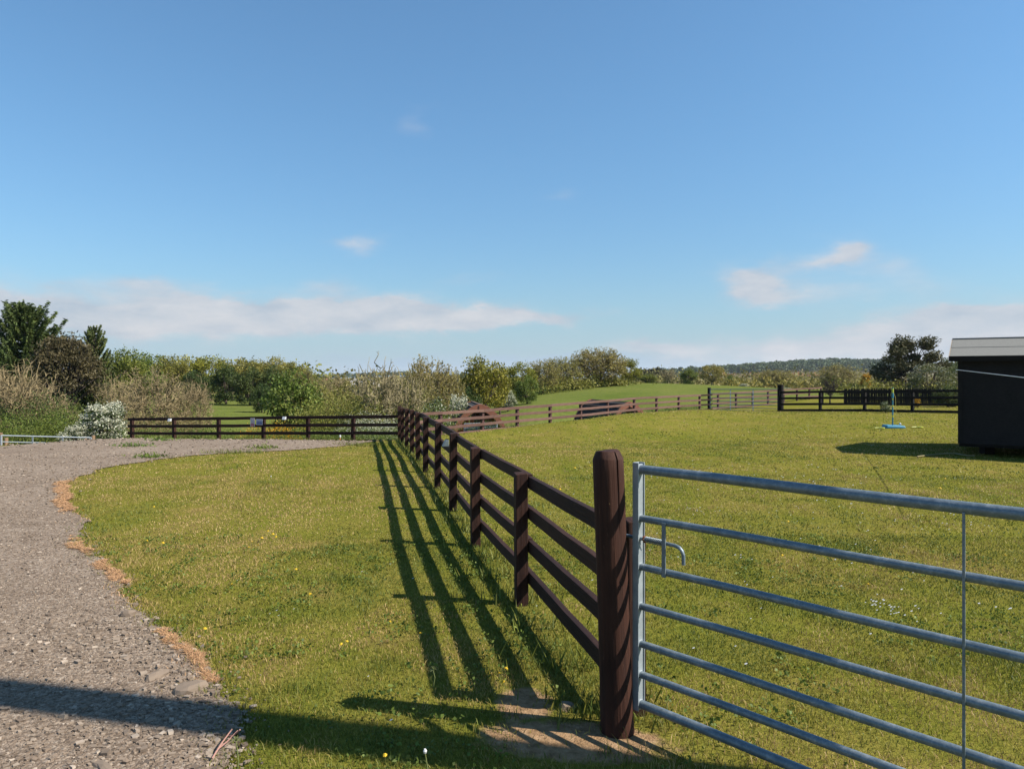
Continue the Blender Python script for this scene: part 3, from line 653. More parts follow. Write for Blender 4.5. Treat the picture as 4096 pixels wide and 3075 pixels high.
# ------------------------------------------------------------------ big round gate post
gp = empty('gate_post', (.49, 3.44, 0), 'thick round dark brown gate post with chamfered cracked top beside the near gate', 'post')
mb = MB(); seg = 96; prof = [(-.15, .082), (0, .080), (.05, .077), (.2, .075), (.5, .0735), (.9, .072), (1.10, .072), (1.20, .0715), (1.262, .071), (1.266, .0695), (1.296, .056), (1.300, .052)]
rings = []
for z, r in prof:
    ring = []
    for k_ in range(seg):
        a = 2 * math.pi * k_ / seg; rr = r * (1 + .012 * math.sin(3 * a + 1.7 * z) + .010 * math.sin(5 * a + 4 * z) + .004 * math.sin(13 * a + 9 * z))
        da = (a - (-1.05) - .10 * (1.3 - z) + math.pi) % (2 * math.pi) - math.pi
        if z > 1.0 and abs(da) < .045: rr -= .016 * min(1, (z - 1.0) / .2)
        ring.append((rr * math.cos(a), rr * math.sin(a), z + (.003 * math.sin(2 * a) if z > 1.25 else 0)))
    rings.append(ring)
fcs = []
for i in range(len(prof) - 1):
    for k_ in range(seg): fcs.append((i * seg + k_, i * seg + (k_ + 1) % seg, (i + 1) * seg + (k_ + 1) % seg, (i + 1) * seg + k_))
fcs += [tuple(reversed(range(seg))), tuple(range((len(prof) - 1) * seg, len(prof) * seg))]
mb.poly([p for r in rings for p in r], fcs)
o = mb.build('pole', GATEP, gp, smooth=True, world=False); o.rotation_euler = (0, R(-2.0), 0)
mb = MB(); mb.tube([(-.052, -.053, 1.062), (-.042, -.070, 1.066)], [.011, .006], 10); mb.build('knot', plain('pale knot', (.30, .17, .07), .8), gp, world=False)

# ------------------------------------------------------------------ near field gate
GS, GD = Vector((.589, 3.44, 0)), Vector((.672, -.741, 0)).normalized(); GN = Vector((GD.y, -GD.x, 0))
gt = empty('field_gate', GS, 'large galvanised steel seven bar gate in the right foreground, hung beside the round post', 'gate')
GR = [(1.213, .0215), (.987, .0165), (.763, .0165), (.580, .0165), (.406, .0165), (.264, .0165), (.127, .020)]
gang = math.atan2(GD.y, GD.x); GL = 3.66
def gpt(s, z, off=0): return GS + GD * s + Vector((0, 0, z)) + GN * off
def gbox(mb, s, z0, z1, ws, wn, off=0): mb.box(gpt(s, (z0 + z1) / 2, off), (ws, wn, z1 - z0), Matrix.Rotation(gang, 3, 'Z'))
for s in (0, GL):
    mb = MB()   # folded channel: web facing the viewer with two short flanges
    gbox(mb, s, .10, 1.245, .006, .044) if s else gbox(mb, s - .016, .10, 1.245, .005, .040)
    if s == 0:
        gbox(mb, s, .10, 1.245, .034, .005, -.0222); gbox(mb, s, .10, 1.245, .034, .005, .0222)
        gbox(mb, s + .006, .10, 1.238, .010, .038)
    mb.build('stile', GALVL, gt, bevel=.0015)
for z, r in GR:
    mb = MB(); mb.tube([gpt(.010 + (GL - .01) * k_ / 12, z + .0015 * math.sin(k_ * 1.3)) for k_ in range(13)], r, 24); mb.build('bar', GALV, gt, smooth=True)
    mb = MB(); mb.tube([gpt(.008, z), gpt(.016, z)], [r * 1.22, r * 1.03], 20); mb.build('weld', GALVL, gt, smooth=True)
for s in (1.350, 2.5):
    mb = MB(); gbox(mb, s, .125, 1.20, .009, .005, +.019) ; o = mb.build('strap', GALV, gt, bevel=.001)
mb = MB(); gbox(mb, .155, .745, .988, .020, .006, +.019); mb.build('latch_strap', GALV, gt, bevel=.001)
mb = MB(); pts = [gpt(-.12, .893), gpt(.165, .893), gpt(.205, .892), gpt(.225, .887), gpt(.240, .874), gpt(.246, .855), gpt(.247, .815)]
mb.tube(pts, .0085, 16); bolt = mb.build('latch_bolt', GALV, gt, smooth=True)
mb = MB(); hp = []
for k_ in range(220):
    a = k_ / 220 * 2 * math.pi * 11; hp.append(gpt(.042 + .105 * k_ / 220, .893 + .0125 * math.sin(a), .0125 * math.cos(a)))
mb.tube(hp, .0022, 6)
o = mb.build('spring', GALV, None, smooth=True); o.parent = bolt; o.location = (0, 0, 0)
mb = MB(); mb.tube([gpt(.035 + .004 * math.sin(k_), .893 + .015 * math.sin(k_ * .8), .015 * math.cos(k_ * .8)) for k_ in range(18)] + [gpt(.03, .872, -.012), gpt(.026, .855, -.016)], .0024, 6)
mb.build('wire_tie', RUST, gt, smooth=True)
# hanging post off to the right and an unseen tall pole added to cast the broad yard shadow
hpst = empty('gate_post', gpt(GL + .12, 0), 'round brown post carrying the hinge end of the near gate', 'post')
mb = MB(); mb.tube([(0, 0, -.1), (0, 0, 1.4)], [.08, .075], 24); mb.build('pole', GATEP, hpst, smooth=True, world=False)
pole = empty('shadow_pole', (4.4, 2.155, 0), 'unseen tall round wooden pole added right of the near gate to cast the broad yard shadow', 'pole')
mb = MB(); mb.tube([(0, 0, -.2), (0, 0, 9.5)], [.17, .15], 28); mb.build('pole', GATEP, pole, smooth=True, world=False)
mb = MB(); mb.box((0, .2, 9.2), (1.4, .09, .1)); mb.build('cross_arm', BROWN, pole, world=False)

# ------------------------------------------------------------------ far gates
def farate(P, Q, label, h=1.14, sup=(.311, .643), z0=.06, thick=.018, nbar=7, matg=GALV, group=None):
    P = Vector(P); Q = Vector(Q); D = (Q - P); e = empty('field_gate', P, label, 'gate', group)
    frac = [1, .79, .585, .42, .27, .125, 0] if nbar == 7 else [1, .77, .5, .25, 0]
    for p in (P, Q):
        mb = MB(); mb.box(p + Vector((0, 0, z0 + h / 2)), (.05, .05, h)); mb.build('stile', matg, e)
    for f in frac:
        mb = MB(); mb.tube([P + Vector((0, 0, z0 + h * f)), Q + Vector((0, 0, z0 + h * f))], thick * (1.25 if f in (1, 0) else 1), 10); mb.build('bar', matg, e, smooth=True)
    for s in sup:
        mb = MB(); c = P + D * s; mb.box(c + Vector((0, -.02, z0 + h / 2)), (.05, .012, h)); mb.build('strap', GALVL, e)
    return e
gl = ((710.2 - 512) / F * 41.0, 41.0); gr = ((778.6 - 512) / F * 37.8, 37.8)
zl = EYE - (409.1 - HY) * gl[1] / F; zr = EYE - (410.9 - HY) * gr[1] / F
farate((gl[0], gl[1], zl - .03), (gr[0], gr[1], zr - .03), 'distant galvanised seven bar gate on the far side of the lawn', z0=.03, h=1.12)
for px, Y, ty, r, lab in ((709.2, 41.1, 382 + 1.3, .09, 'dark round post at the left end of the distant gate'), (780.5, 37.2, 384.4 - 0.2, .15, 'thick near black post between the distant gate and the dark fence')):
    x = (px - 512) / F * Y; e = empty('gate_post', (x, Y, zg(x, Y)), lab, 'post')
    if px < 720: ty = 387.2
    mb = MB(); mb.tube([(0, 0, -.2), (0, 0, EYE - (ty - HY) * Y / F - zg(x, Y))], r, 20); mb.build('pole', BLACKP, e, smooth=True, world=False)
# gate in the dip at the far left of the yard
def PT(px, py, Y): return Vector(((px - 512) / F * Y, Y, EYE - (py - HY) * Y / F))
ge = empty('field_gate', PT(2, 470, 23.6), 'pale galvanised gate sunk in the dip at the far left end of the yard', 'gate')
a0, a1 = PT(1.5, 435.0, 23.4), PT(91.3, 437.2, 24.6)
for dz, e1 in ((0, 1.0), (-.20, 1.0), (-.40, 1.0), (-.62, 1), (-.86, 1), (-1.06, 1)):
    mb = MB(); mb.tube([a0 + Vector((0, 0, dz)), a1 + Vector((0, 0, dz))], .022 if dz == 0 else .017, 10); mb.build('bar', GALVL, ge, smooth=True)
for s in (.0, .34, .675, 1.0):
    c = a0.lerp(a1, s); mb = MB(); mb.box(c + Vector((0, -.02, -.53)), (.045, .012 if 0 < s < 1 else .05, 1.08)); mb.build('strap' if 0 < s < 1 else 'stile', GALVL, ge)
for px, py, Y, r, lab in ((93.3, 434.9, 24.8, .055, 'pale wooden post at the right end of the sunken yard gate'), (85.6, 437.2, 26.0, .035, 'thin pale stake showing under the sunken gate top bar'),
                          (.2, 432.2, 23.6, .07, 'brown wooden post at the left picture edge beside the sunken gate'), (6.2, 437.2, 25.5, .06, 'short pale post behind the left end of the sunken gate')):
    p = PT(px, py, Y); e = empty('wooden_post', (p.x, p.y, p.z - 1.3), lab, 'post'); mb = MB(); mb.tube([(0, 0, -.1), (0, 0, 1.29), (0, 0, 1.3)], [r, r, r * .8], 14); mb.build('pole', OLDWOOD, e, smooth=True, world=False)

# ------------------------------------------------------------------ signs and small things on the fences
WHITE = plain('white sign plastic', (.70, .72, .76), .4, 0, .03); RED = plain('dark red sign print', (.42, .03, .06), .5, 0, .05); BLUE = plain('blue sign print', (.03, .10, .34), .5, 0, .05)
def text_child(txt, size, loc, m, parent, rot):
    cu = bpy.data.curves.new('writing', 'FONT'); cu.body = txt; cu.size = size; cu.align_x = 'CENTER'; cu.align_y = 'CENTER'; cu.extrude = .0006
    o0 = bpy.data.objects.new('tmp', cu); me = bpy.data.meshes.new_from_object(o0); bpy.data.objects.remove(o0); bpy.data.curves.remove(cu)
    o = link('writing', me, m, parent); o.location = loc; o.rotation_euler = rot; return o
def sign(px0, px1, py0, py1, label):
    p = fence_at((px0 + px1) / 2); p3 = Vector((p.x, p.y, 0)) + nrm * .105; Y = p3.y
    w = (px1 - px0) / F * Y / abs(FD.x) * .98; h = (py1 - py0) / F * Y; z = EYE - ((py0 + py1) / 2 - HY) * Y / F
    e = empty('warning_sign', (p3.x, p3.y, z), label, 'sign'); e.rotation_euler.z = math.atan2(-FD.y, -FD.x)
    mb = MB(); mb.box((0, 0, 0), (w, .006, h)); mb.build('board', WHITE, e, world=False, bevel=.0025); return e, w, h
s1, w, h = sign(252.2, 257.4, 417.7, 426.0, 'upright white sign with red ring symbol and red lettered panel on the yard fence')
mb = MB(); mb.tube([(.062 * math.cos(a * .3), -.0045, .052 + .062 * math.sin(a * .3)) for a in range(22)], .004, 6); mb.build('ring_symbol', RED, s1, world=False)
mb = MB(); mb.tube([(-.018, -.0045, .075), (-.020, -.0045, .05), (-.022, -.0045, .03)], .005, 6); mb.tube([(-.018, -.0045, .055), (.0, -.0045, .045), (.02, -.0045, .036), (.032, -.0045, .036)], .0022, 6); mb.box((.024, -.0042, .030), (.020, .003, .010)); mb.build('symbol', BLUE, s1, world=False)
mb = MB(); mb.box((0, -.0035, -.075), (w * .76, .004, h * .35)); rp = mb.build('panel', RED, s1, world=False)
for k_, tx in enumerate(('PLEASE KEEP', 'DOGS ON A', 'LEAD')): text_child(tx, .024, (0, -.0062, -.047 - .028 * k_), WHITE, s1, (R(90), 0, 0))
s2, w, h = sign(257.8, 265.3, 418.7, 424.4, 'wide white and blue polite notice sign beside the red one on the yard fence')
mb = MB(); mb.box((0, -.0035, -.020), (w * .84, .004, h * .60)); mb.build('panel', BLUE, s2, world=False)
text_child('POLITE NOTICE', .030, (0, -.004, h * .36), BLUE, s2, (R(90), 0, 0))
text_child('Glamping Pods', .036, (0, -.0062, .010), WHITE, s2, (R(90), 0, 0)); text_child('Park Here', .036, (0, -.0062, -.046), WHITE, s2, (R(90), 0, 0))
LAMPW = plain('white lamp plastic', (.7, .72, .74), .35, 0, .03); LAMPG = plain('grey lamp plastic', (.22, .27, .29), .4, 0, .1)
def fencelamp(p, label, s=1.0, mat_=LAMPW, rz=0):
    e = empty('solar_fence_light', p, label, 'light', 'small lights fixed to the fences', rz)
    mb = MB(); mb.poly([(-.04 * s, 0, -.03 * s), (.04 * s, 0, -.03 * s), (.04 * s, -.07 * s, -.03 * s), (-.04 * s, -.07 * s, -.03 * s), (-.045 * s, 0, .04 * s), (.045 * s, 0, .04 * s), (.045 * s, -.035 * s, .04 * s), (-.045 * s, -.035 * s, .04 * s)],
       [(3, 2, 1, 0), (4, 5, 6, 7), (0, 1, 5, 4), (1, 2, 6, 5), (2, 3, 7, 6), (3, 0, 4, 7)]); mb.build('housing', mat_, e, world=False, bevel=.006 * s)
    mb = MB(); mb.box((0, -.015 * s, .043 * s), (.075 * s, .028 * s, .006 * s)); mb.build('solar_cell', BLACKW, e, world=False); return e
for px, py, lab in ((172.8, 419.6, 'white fence light on the second post of the yard fence from its left end'), (287, 417.8, 'white fence light on the top rail just right of the two signs')):
    p = fence_at(px); fencelamp(Vector((p.x, p.y, EYE - (py - HY) * (p.y - .1) / F)) + nrm * .10, lab, 1.3, LAMPW, math.atan2(-FD.y, -FD.x))
fencelamp((-.765, 8.93, EYE - (443 - HY) * 8.93 / F), 'grey fence light on the left face of the third post from the round post', 1.15, LAMPG, R(-80))
mk = PT(274.8 + 72.5, 436.5, 22.9)
e = empty('marker_peg', (PT(340, 439, 23.2).x, 23.2, PT(340, 446, 23.2).z), 'small orange and white marker peg behind the yard fence', 'peg')
mb = MB(); mb.tube([(0, 0, -.1), (0, 0, .28)], .02, 10); mb.build('stem', plain('orange plastic', (.75, .25, .05), .5), e, world=False)
mb = MB(); mb.tube([(0, 0, .28), (0, 0, .33), (0, 0, .40)], [.03, .035, .02], 10); mb.build('cap', LAMPW, e, world=False)

# ------------------------------------------------------------------ dark shed
c0_ = Vector((9.16, 15.2, 0)); fd = Vector((.84, -.54, 0)).normalized(); bd = Vector((.54, .84, 0)).normalized()
W_, D_, EH, RH, FL = 4.6, 3.1, 2.045, 2.42, .25
sh = empty('garden_shed', c0_, 'black wooden shed with grey felt roof at the right edge of the lawn', 'shed')
def spt(a, b, z): return c0_ + fd * a + bd * b + Vector((0, 0, z))
def slab(mb, P4, thick, dirn):
    P = [Vector(p) for p in P4]; Q_ = [p + dirn * thick for p in P]
    mb.poly(P + Q_, [(0, 1, 2, 3), (7, 6, 5, 4), (0, 4, 5, 1), (1, 5, 6, 2), (2, 6, 7, 3), (3, 7, 4, 0)])
SHEDW = wood('black shed boards', (.012, .0105, .0105), (.030, .025, .024), 'x', .8)
mb = MB(); nb = 17; bh = (EH - FL) / nb
for i in range(nb):
    z0 = FL + i * bh; z1 = z0 + bh
    mb.poly([spt(0, -.022, z0), spt(W_, -.022, z0), spt(W_, -.004, z1), spt(0, -.004, z1), spt(0, 0.03, z0), spt(W_, 0.03, z0), spt(W_, .03, z1), spt(0, .03, z1)],
            [(0, 1, 2, 3), (0, 4, 5, 1), (0, 3, 7, 4), (1, 5, 6, 2), (7, 6, 5, 4)])
mb.build('front_wall', SHEDW, sh)
for a in (0, W_):
    mb = MB(); P = [spt(a, 0.03, FL), spt(a, D_, FL), spt(a, D_, EH), spt(a, D_ / 2, RH - .02), spt(a, 0.03, EH)]; d = fd * (.03 if a == 0 else -.03)
    mb.poly(P + [p + d for p in P], [(0, 1, 2, 3, 4), (9, 8, 7, 6, 5)] + [(i, (i + 1) % 5, (i + 1) % 5 + 5, i + 5) for i in range(5)]); mb.build('gable_wall', SHEDW, sh)
mb = MB(); slab(mb, [spt(0.03, D_, FL), spt(W_ - .03, D_, FL), spt(W_ - .03, D_, EH), spt(0.03, D_, EH)], .03, -bd); mb.build('back_wall', SHEDW, sh)
for px_ in (.0, W_ - .07):
    mb = MB(); slab(mb, [spt(px_, -.026, FL), spt(px_ + .07, -.026, FL), spt(px_ + .07, -.026, EH - .02), spt(px_, -.026, EH - .02)], .02, -bd); mb.build('corner_trim', SHEDW, sh)
FELT = plain('grey green roofing felt', (.20, .198, .178), .95, 0, .15, 30)
slope = (RH - EH) / (D_ / 2)
for sgn in (0, 1):
    ov = .12; e_b = -ov if sgn == 0 else D_ + ov; ez = EH - slope * ov
    P = [spt(-.14, e_b, ez), spt(W_ + .14, e_b, ez), spt(W_ + .14, D_ / 2, RH), spt(-.14, D_ / 2, RH)]
    mb = MB(); slab(mb, P, .022, Vector((0, 0, 1))); rf = mb.build('roof', FELT, sh)
    q = .48; P2 = [P[0].lerp(P[3], q), P[1].lerp(P[2], q), P[2], P[3]]; P2 = [p + Vector((0, 0, .024)) for p in P2]
    mb = MB(); slab(mb, P2, .007, Vector((0, 0, 1))); o = mb.build('felt_lap', FELT, None); o.parent = rf; o.location = (0, 0, 0)
mb = MB(); slab(mb, [spt(-.15, D_ / 2 - .05, RH + .02), spt(W_ + .15, D_ / 2 - .05, RH + .02), spt(W_ + .15, D_ / 2 + .05, RH + .02), spt(-.15, D_ / 2 + .05, RH + .02)], .03, Vector((0, 0, 1))); mb.build('ridge_cap', FELT, sh)
mb = MB(); slab(mb, [spt(-.16, -.125, EH - slope * .12 - .09), spt(W_ + .16, -.125, EH - slope * .12 - .09), spt(W_ + .16, -.125, EH - slope * .12 + .02), spt(-.16, -.125, EH - slope * .12 + .02)], .02, -bd); mb.build('fascia', BLACKW, sh)
TRIM = plain('pale barge board', (.33, .27, .20), .8)
for sgn in (0, 1):
    e_b = -.12 if sgn == 0 else D_ + .12
    P = [spt(-.142, e_b, EH - slope * .12 - .07), spt(-.142, D_ / 2, RH - .05), spt(-.142, D_ / 2, RH + .028), spt(-.142, e_b, EH - slope * .12 + .02)]
    mb = MB(); slab(mb, P, .02, -fd); mb.build('barge_board', TRIM, sh)
mb = MB(); slab(mb, [spt(.02, .02, FL - .06), spt(W_ - .02, .02, FL - .06), spt(W_ - .02, D_ - .02, FL - .06), spt(.02, D_ - .02, FL - .06)], .058, Vector((0, 0, 1))); mb.build('floor', BLACKW, sh)
for a, b_ in ((.5, .7), (2.1, .7), (4.0, .7), (.5, 2.6), (2.1, 2.6), (4.0, 2.6)):
    mb = MB(); p = spt(a, b_, .045); mb.box(p + Vector((0, 0, .03)), (.2, .2, .25)); mb.build('foot_block', BLACKW, sh)
# white line tied to the shed
mb = MB(); q0 = PT(956.2, 369.3, 15.1); q1 = PT(1062, 381.6, 8.0)
mb.tube([q0.lerp(q1, k_ / 10) - Vector((0, 0, .12 * math.sin(math.pi * k_ / 10) * 0)) for k_ in range(11)], .006, 8); o = mb.build('washing_line', LAMPW); tag(o, 'thin pale washing line stretched across the front of the black shed', 'rope')
# hose and hoe in the shed shadow
mb = MB(); hz = [(917, 456.6), (925, 455.6), (936, 454.4), (948, 453.6), (955, 453.6), (961, 454.6), (967, 455.6), (975, 455.8)]
hp = []
for px, py in hz:
    Y = EYE / ((py - HY) / F); hp.append(Vector(((px - 512) / F * Y * .985, Y * .985, .035)))
mb.tube(hp, .014, 8); tag(mb.build('garden_hose', plain('yellow hose', (.26, .21, .08), .6), smooth=True), 'thin yellowish hose lying on the grass in the shed shadow', 'hose')

# ------------------------------------------------------------------ swing ball set
CY = plain('bright blue plastic', (.03, .26, .42), .5, 0, .04); YE = plain('lime yellow plastic', (.62, .68, .08), .4, 0, .04)
bp = PT(893.3, 425.2, 23.2); bz = zg(bp.x, bp.y)
sw = empty('swingball_set', (bp.x, bp.y, bz), 'bright blue swing ball set with a blue and yellow pole on the lawn', 'game')
mb = MB(); P = [(-.30, -.17, 0), (.30, -.22, 0), (.30, .20, 0), (-.28, .22, 0)]; T = [(-.27, -.15, .10), (.27, -.19, .08), (.27, .17, .085), (-.25, .19, .105)]
mb.poly(P + T, [(3, 2, 1, 0), (4, 5, 6, 7), (0, 1, 5, 4), (1, 2, 6, 5), (2, 3, 7, 6), (3, 0, 4, 7)]); mb.build('base', CY, sw, world=False, bevel=.025)
hh_ = EYE - (387.3 - HY) * 23.2 / F - bz
zz = [.09, .32, .34, .48, .50, .74, .77, .93, .96, hh_ - .20]
zc = .09; k_ = 0
for z1, mt_ in ((.34, CY), (.40, YE), (.66, CY), (.72, YE), (.88, CY), (.94, YE), (hh_ - .16, CY), (hh_ - .02, YE), (hh_, CY)):
    mb = MB(); r = .019 if z1 < hh_ - .17 else .03; mb.tube([(-.02, 0, zc), (-.02, 0, z1)], r, 14); mb.build('pole_section', mt_, sw, smooth=False, world=False); zc = z1
mb = MB(); mb.tube([(-.02, 0, hh_ - .1), (.06, -.02, hh_ - .3), (.07, -.02, .55), (.13, -.05, .2), (.17, -.08, .14)], .006, 6); mb.build('tether', plain('yellow cord', (.6, .5, .1), .6), sw, world=False)
bm = bmesh.new(); bmesh.ops.create_uvsphere(bm, u_segments=16, v_segments=10, radius=.034); me = bpy.data.meshes.new('ball'); bm.to_mesh(me); bm.free()
o = link('ball', me, LAMPW, sw); o.location = (.17, -.08, .135)
def bat(px, py, L, lab, rz):
    p = PT(px, py, 23.0); e = empty('bat', (p.x, p.y, zg(p.x, p.y) + .02), lab, 'bat', 'yellow bats lying beside the swing ball set', rz)
    mb = MB(); n = 20; top = [(L * .28 * math.cos(2 * math.pi * k / n), .09 * math.sin(2 * math.pi * k / n), .022) for k in range(n)]; bot = [(x, y, .0) for x, y, z in top]
    mb.poly(top + bot, [tuple(range(n)), tuple(reversed(range(n, 2 * n)))] + [(k, k + n, (k + 1) % n + n, (k + 1) % n) for k in range(n)]); mb.build('blade', YE, e, world=False)
    mb = MB(); mb.tube([(-L * .26, 0, .012), (-L * .62, 0, .012)], .013, 8); mb.build('handle', YE, e, world=False)
bat(881.5, 425.5, .36, 'yellow bat half hidden at the left of the blue base', .1); bat(919.5, 425.8, .40, 'yellow bat lying alone on the grass to the right of the blue base', R(6))

# ------------------------------------------------------------------ glamping pods
ARCHW = wood('orange brown timber', (.13, .045, .018), (.34, .13, .05), 'x', .6, .6); ARCHP = plain('pod arch frame', (.30, .105, .055), .7, 0, .2, 12)
SHING = plain('black shingles', (.018, .017, .018), .85, 0, .5, 25); BATT = plain('grey brown battens', (.16, .115, .10), .85, 0, .2, 20)
DARKIN = plain('dark porch boards', (.10, .035, .022), .8); ORG = plain('orange stained boards', (.45, .11, .03), .6, 0, .2, 20)
def hw(W, Hh, z): return W / 2 * (1 - max(0, z / Hh) ** 2) ** .6 if z < Hh else 0
def arch(W, Hh, n=16):
    """pod outline from right foot over the ridge to left foot"""
    pts = []
    for i in range(2 * n + 1):
        s = (i - n) / n; z = Hh * (1 - abs(s) ** 1.5); pts.append((math.copysign(hw(W, Hh, z), -s) if s else 0, z))
    return pts
def pod(px, py, Y, ax, L, W, Hh, label, panel):
    top = PT(px, py, Y); loc = Vector((top.x, top.y, top.z - Hh * 1.0)); e = empty('camping_pod', loc, label, 'pod', 'curved timber camping pods in the dip'); e.rotation_euler.z = math.atan2(ax[1], ax[0]) - R(90)
    O = arch(W, Hh)
    def shell(y0, y1, k0, k1, name, m_, rows=None, parent=e):
        mb = MB(); A_ = [(x * k0, z * k0) for x, z in O]; B_ = [(x * k1, z * k1) for x, z in O]; n = len(O)
        P = [(x, y0, z) for x, z in A_] + [(x, y1, z) for x, z in A_] + [(x, y0, z) for x, z in B_] + [(x, y1, z) for x, z in B_]
        fcs = []
        for i in range(n - 1): fcs += [(i, i + 1, n + i + 1, n + i), (2 * n + i, 3 * n + i, 3 * n + i + 1, 2 * n + i + 1), (i, 2 * n + i, 2 * n + i + 1, i + 1), (n + i, n + i + 1, 3 * n + i + 1, 3 * n + i)]
        fcs += [(0, n, 3 * n, 2 * n), (n - 1, 3 * n - 1, 4 * n - 1, 2 * n - 1)]
        mb.poly(P, fcs); return mb.build(name, m_, parent, world=False)
    shell(.05, L, .93, 1.0, 'body', SHING)
    shell(-.03, .07, .89, 1.02, 'arch_frame', ARCHP); shell(L - .02, L + .06, .88, 1.02, 'arch_frame', ARCHP)
    # battens along the roof
    for i in range(9, len(O) - 9):
        if i % 2: continue
        x, z = O[i]; mb = MB(); mb.box((x * 1.012, L / 2, z * 1.012), (.09, L - .1, .03)); mb.build('batten', BATT, e, world=False)
    for y in (.65, L - .4):
        mb = MB(); P = [(x * .94, y, z * .94) for x, z in O]; mb.poly(P + [(a, y + .04, c) for a, b, c in P], [tuple(range(len(P))), tuple(reversed(range(len(P), 2 * len(P))))]); mb.build('end_wall', DARKIN, e, world=False)
    mb = MB()
    for i in range(10):
        z = .62 + i * .125; l = hw(W, Hh, z + .06) * .90; mb.box((-(l + .22) / 2, .58 - .004 * (i % 2), z), (max(.1, l - .22), .03, .117))
    mb.build('orange_boards', ORG, e, world=False)
    mb = MB(); mb.box((.42, .60, .95), (.75, .04, 1.7)); dr = mb.build('door', ARCHW, e, world=False)
    mb = MB(); mb.box((.42, .575, 1.35), (.5, .02, .5)); o = mb.build('pane', plain('dark glass', (.02, .025, .03), .1), None, world=False); o.parent = dr
    mb = MB(); mb.box((-.08, .55, 1.80), (.26, .03, .15)); mb.build('plaque', plain('grey plaque', (.30, .30, .31), .6), e, world=False)
    mb = MB(); mb.box((0, .3, .04), (W * .98, 1.0, .08)); mb.build('deck', ARCHW, e, world=False)
    mb = MB(); mb.box((0, -.045, Hh * .95), (.10, .03, .22)); mb.build('finial', ARCHP, e, world=False)
    return e
pod(480, 404.6, 35, (-.15, .99), 4.2, 3.0, 2.45, 'curved black and orange timber pod on the left, with a solar panel in front', True)
pod(630, 402.0, 40, (-.35, .94), 4.6, 2.7, 2.35, 'curved timber pod on the right with its long dark batten roof showing', False)
# solar panel standing before the left pod
sp0, sp1 = PT(464, 426.8, 33.6), PT(497.4, 425.2, 33.4)
D3 = (sp1 - sp0); L = D3.length; ex = D3.normalized(); ez = Vector((0, .25, .97)).normalized(); en = ex.cross(ez)
e = empty('solar_array', sp0 + Vector((0, 0, -1.2)), 'long solar panel with white edged cells leaning in front of the left pod', 'solar panel')
def spn(u, v, w=0): return sp0 + ex * (u * L) + ez * (v * .62 - .44) + en * w
mb = MB(); slab(mb, [spn(0, 0), spn(1, 0), spn(1, 1), spn(0, 1)], .03, -en); mb.build('frame', LAMPW, e)
mb = MB()
for i in range(20):
    for j in range(3):
        u0, u1 = .012 + i * .0488, .012 + (i + 1) * .0488 - .006; v0, v1 = .03 + j * .32, .03 + (j + 1) * .32 - .03
        if en.y > 0: w = -.034
        else: w = .004
        mb.poly([spn(u0, v0, w), spn(u1, v0, w), spn(u1, v1, w), spn(u0, v1, w)], [(0, 1, 2, 3)])
mb.build('cells', plain('dark solar cells', (.02, .024, .035), .25, 0, .2), e)
for u in (.1, .9):
    mb = MB(); mb.tube([spn(u, .9, -.05), spn(u, 0, -.05) + Vector((0, .5, -.8))], .02, 6); mb.build('leg', GALVL, e)

# ------------------------------------------------------------------ vegetation generators (unit: crown of height 1 and radius .5 round the stem)
def rdir(n, r):
    v = r.normal(size=(n, 3)); return v / np.linalg.norm(v, axis=1, keepdims=True)
def leaves(C, size, r, aspect=.62, along=None, spread=1.0):
    """diamond leaves at the points C"""
    n = len(C); a = rdir(n, r) if along is None else along + rdir(n, r) * spread
    a /= np.linalg.norm(a, axis=1, keepdims=True); b = np.cross(a, rdir(n, r)); b /= np.linalg.norm(b, axis=1, keepdims=True) + 1e-9
    s = size * r.uniform(.6, 1.35, n); a = a * s[:, None]; b = b * (s * aspect)[:, None]
    return np.stack([C - a, C - b, C + a, C + b], 1).reshape(-1, 3)
def clumps(cent, rad, per, ls, r, flat=.8, aspect=.62, flower=0.0, up=.25, hollow=.45):
    Vs, Cs = [], []
    for c, cr in zip(cent, rad):
        n = max(8, int(per)); d = rdir(n, r); d[:, 2] += up; rr = cr * (hollow + (1.12 - hollow) * r.random(n) ** .6)
        lump = 1 + .28 * np.sin(d[:, 0] * 5 + c[0] * 40) * np.sin(d[:, 1] * 6 + c[1] * 30)
        P = np.array(c) + d * (rr * lump)[:, None] * np.array([1, 1, flat])
        Vs.append(leaves(P, ls, r, aspect)); k = r.normal(0, .18)
        col = np.stack([np.clip(.5 + k + r.normal(0, .2, n), 0, 1), np.clip(.5 + r.normal(0, .25, n), 0, 1), (r.random(n) < flower * (1.0 if not flower else np.clip(.35 + (d[:, 2] + .3), 0, 1.3))).astype(float), np.ones(n)], -1)
        Cs.append(np.repeat(col, 4, 0))
    return np.concatenate(Vs), np.concatenate(Cs)
def leafmesh(name, V, C):
    n = len(V) // 4; me = mesh_np(name, V, np.arange(n * 4), np.full(n, 4), C); return me
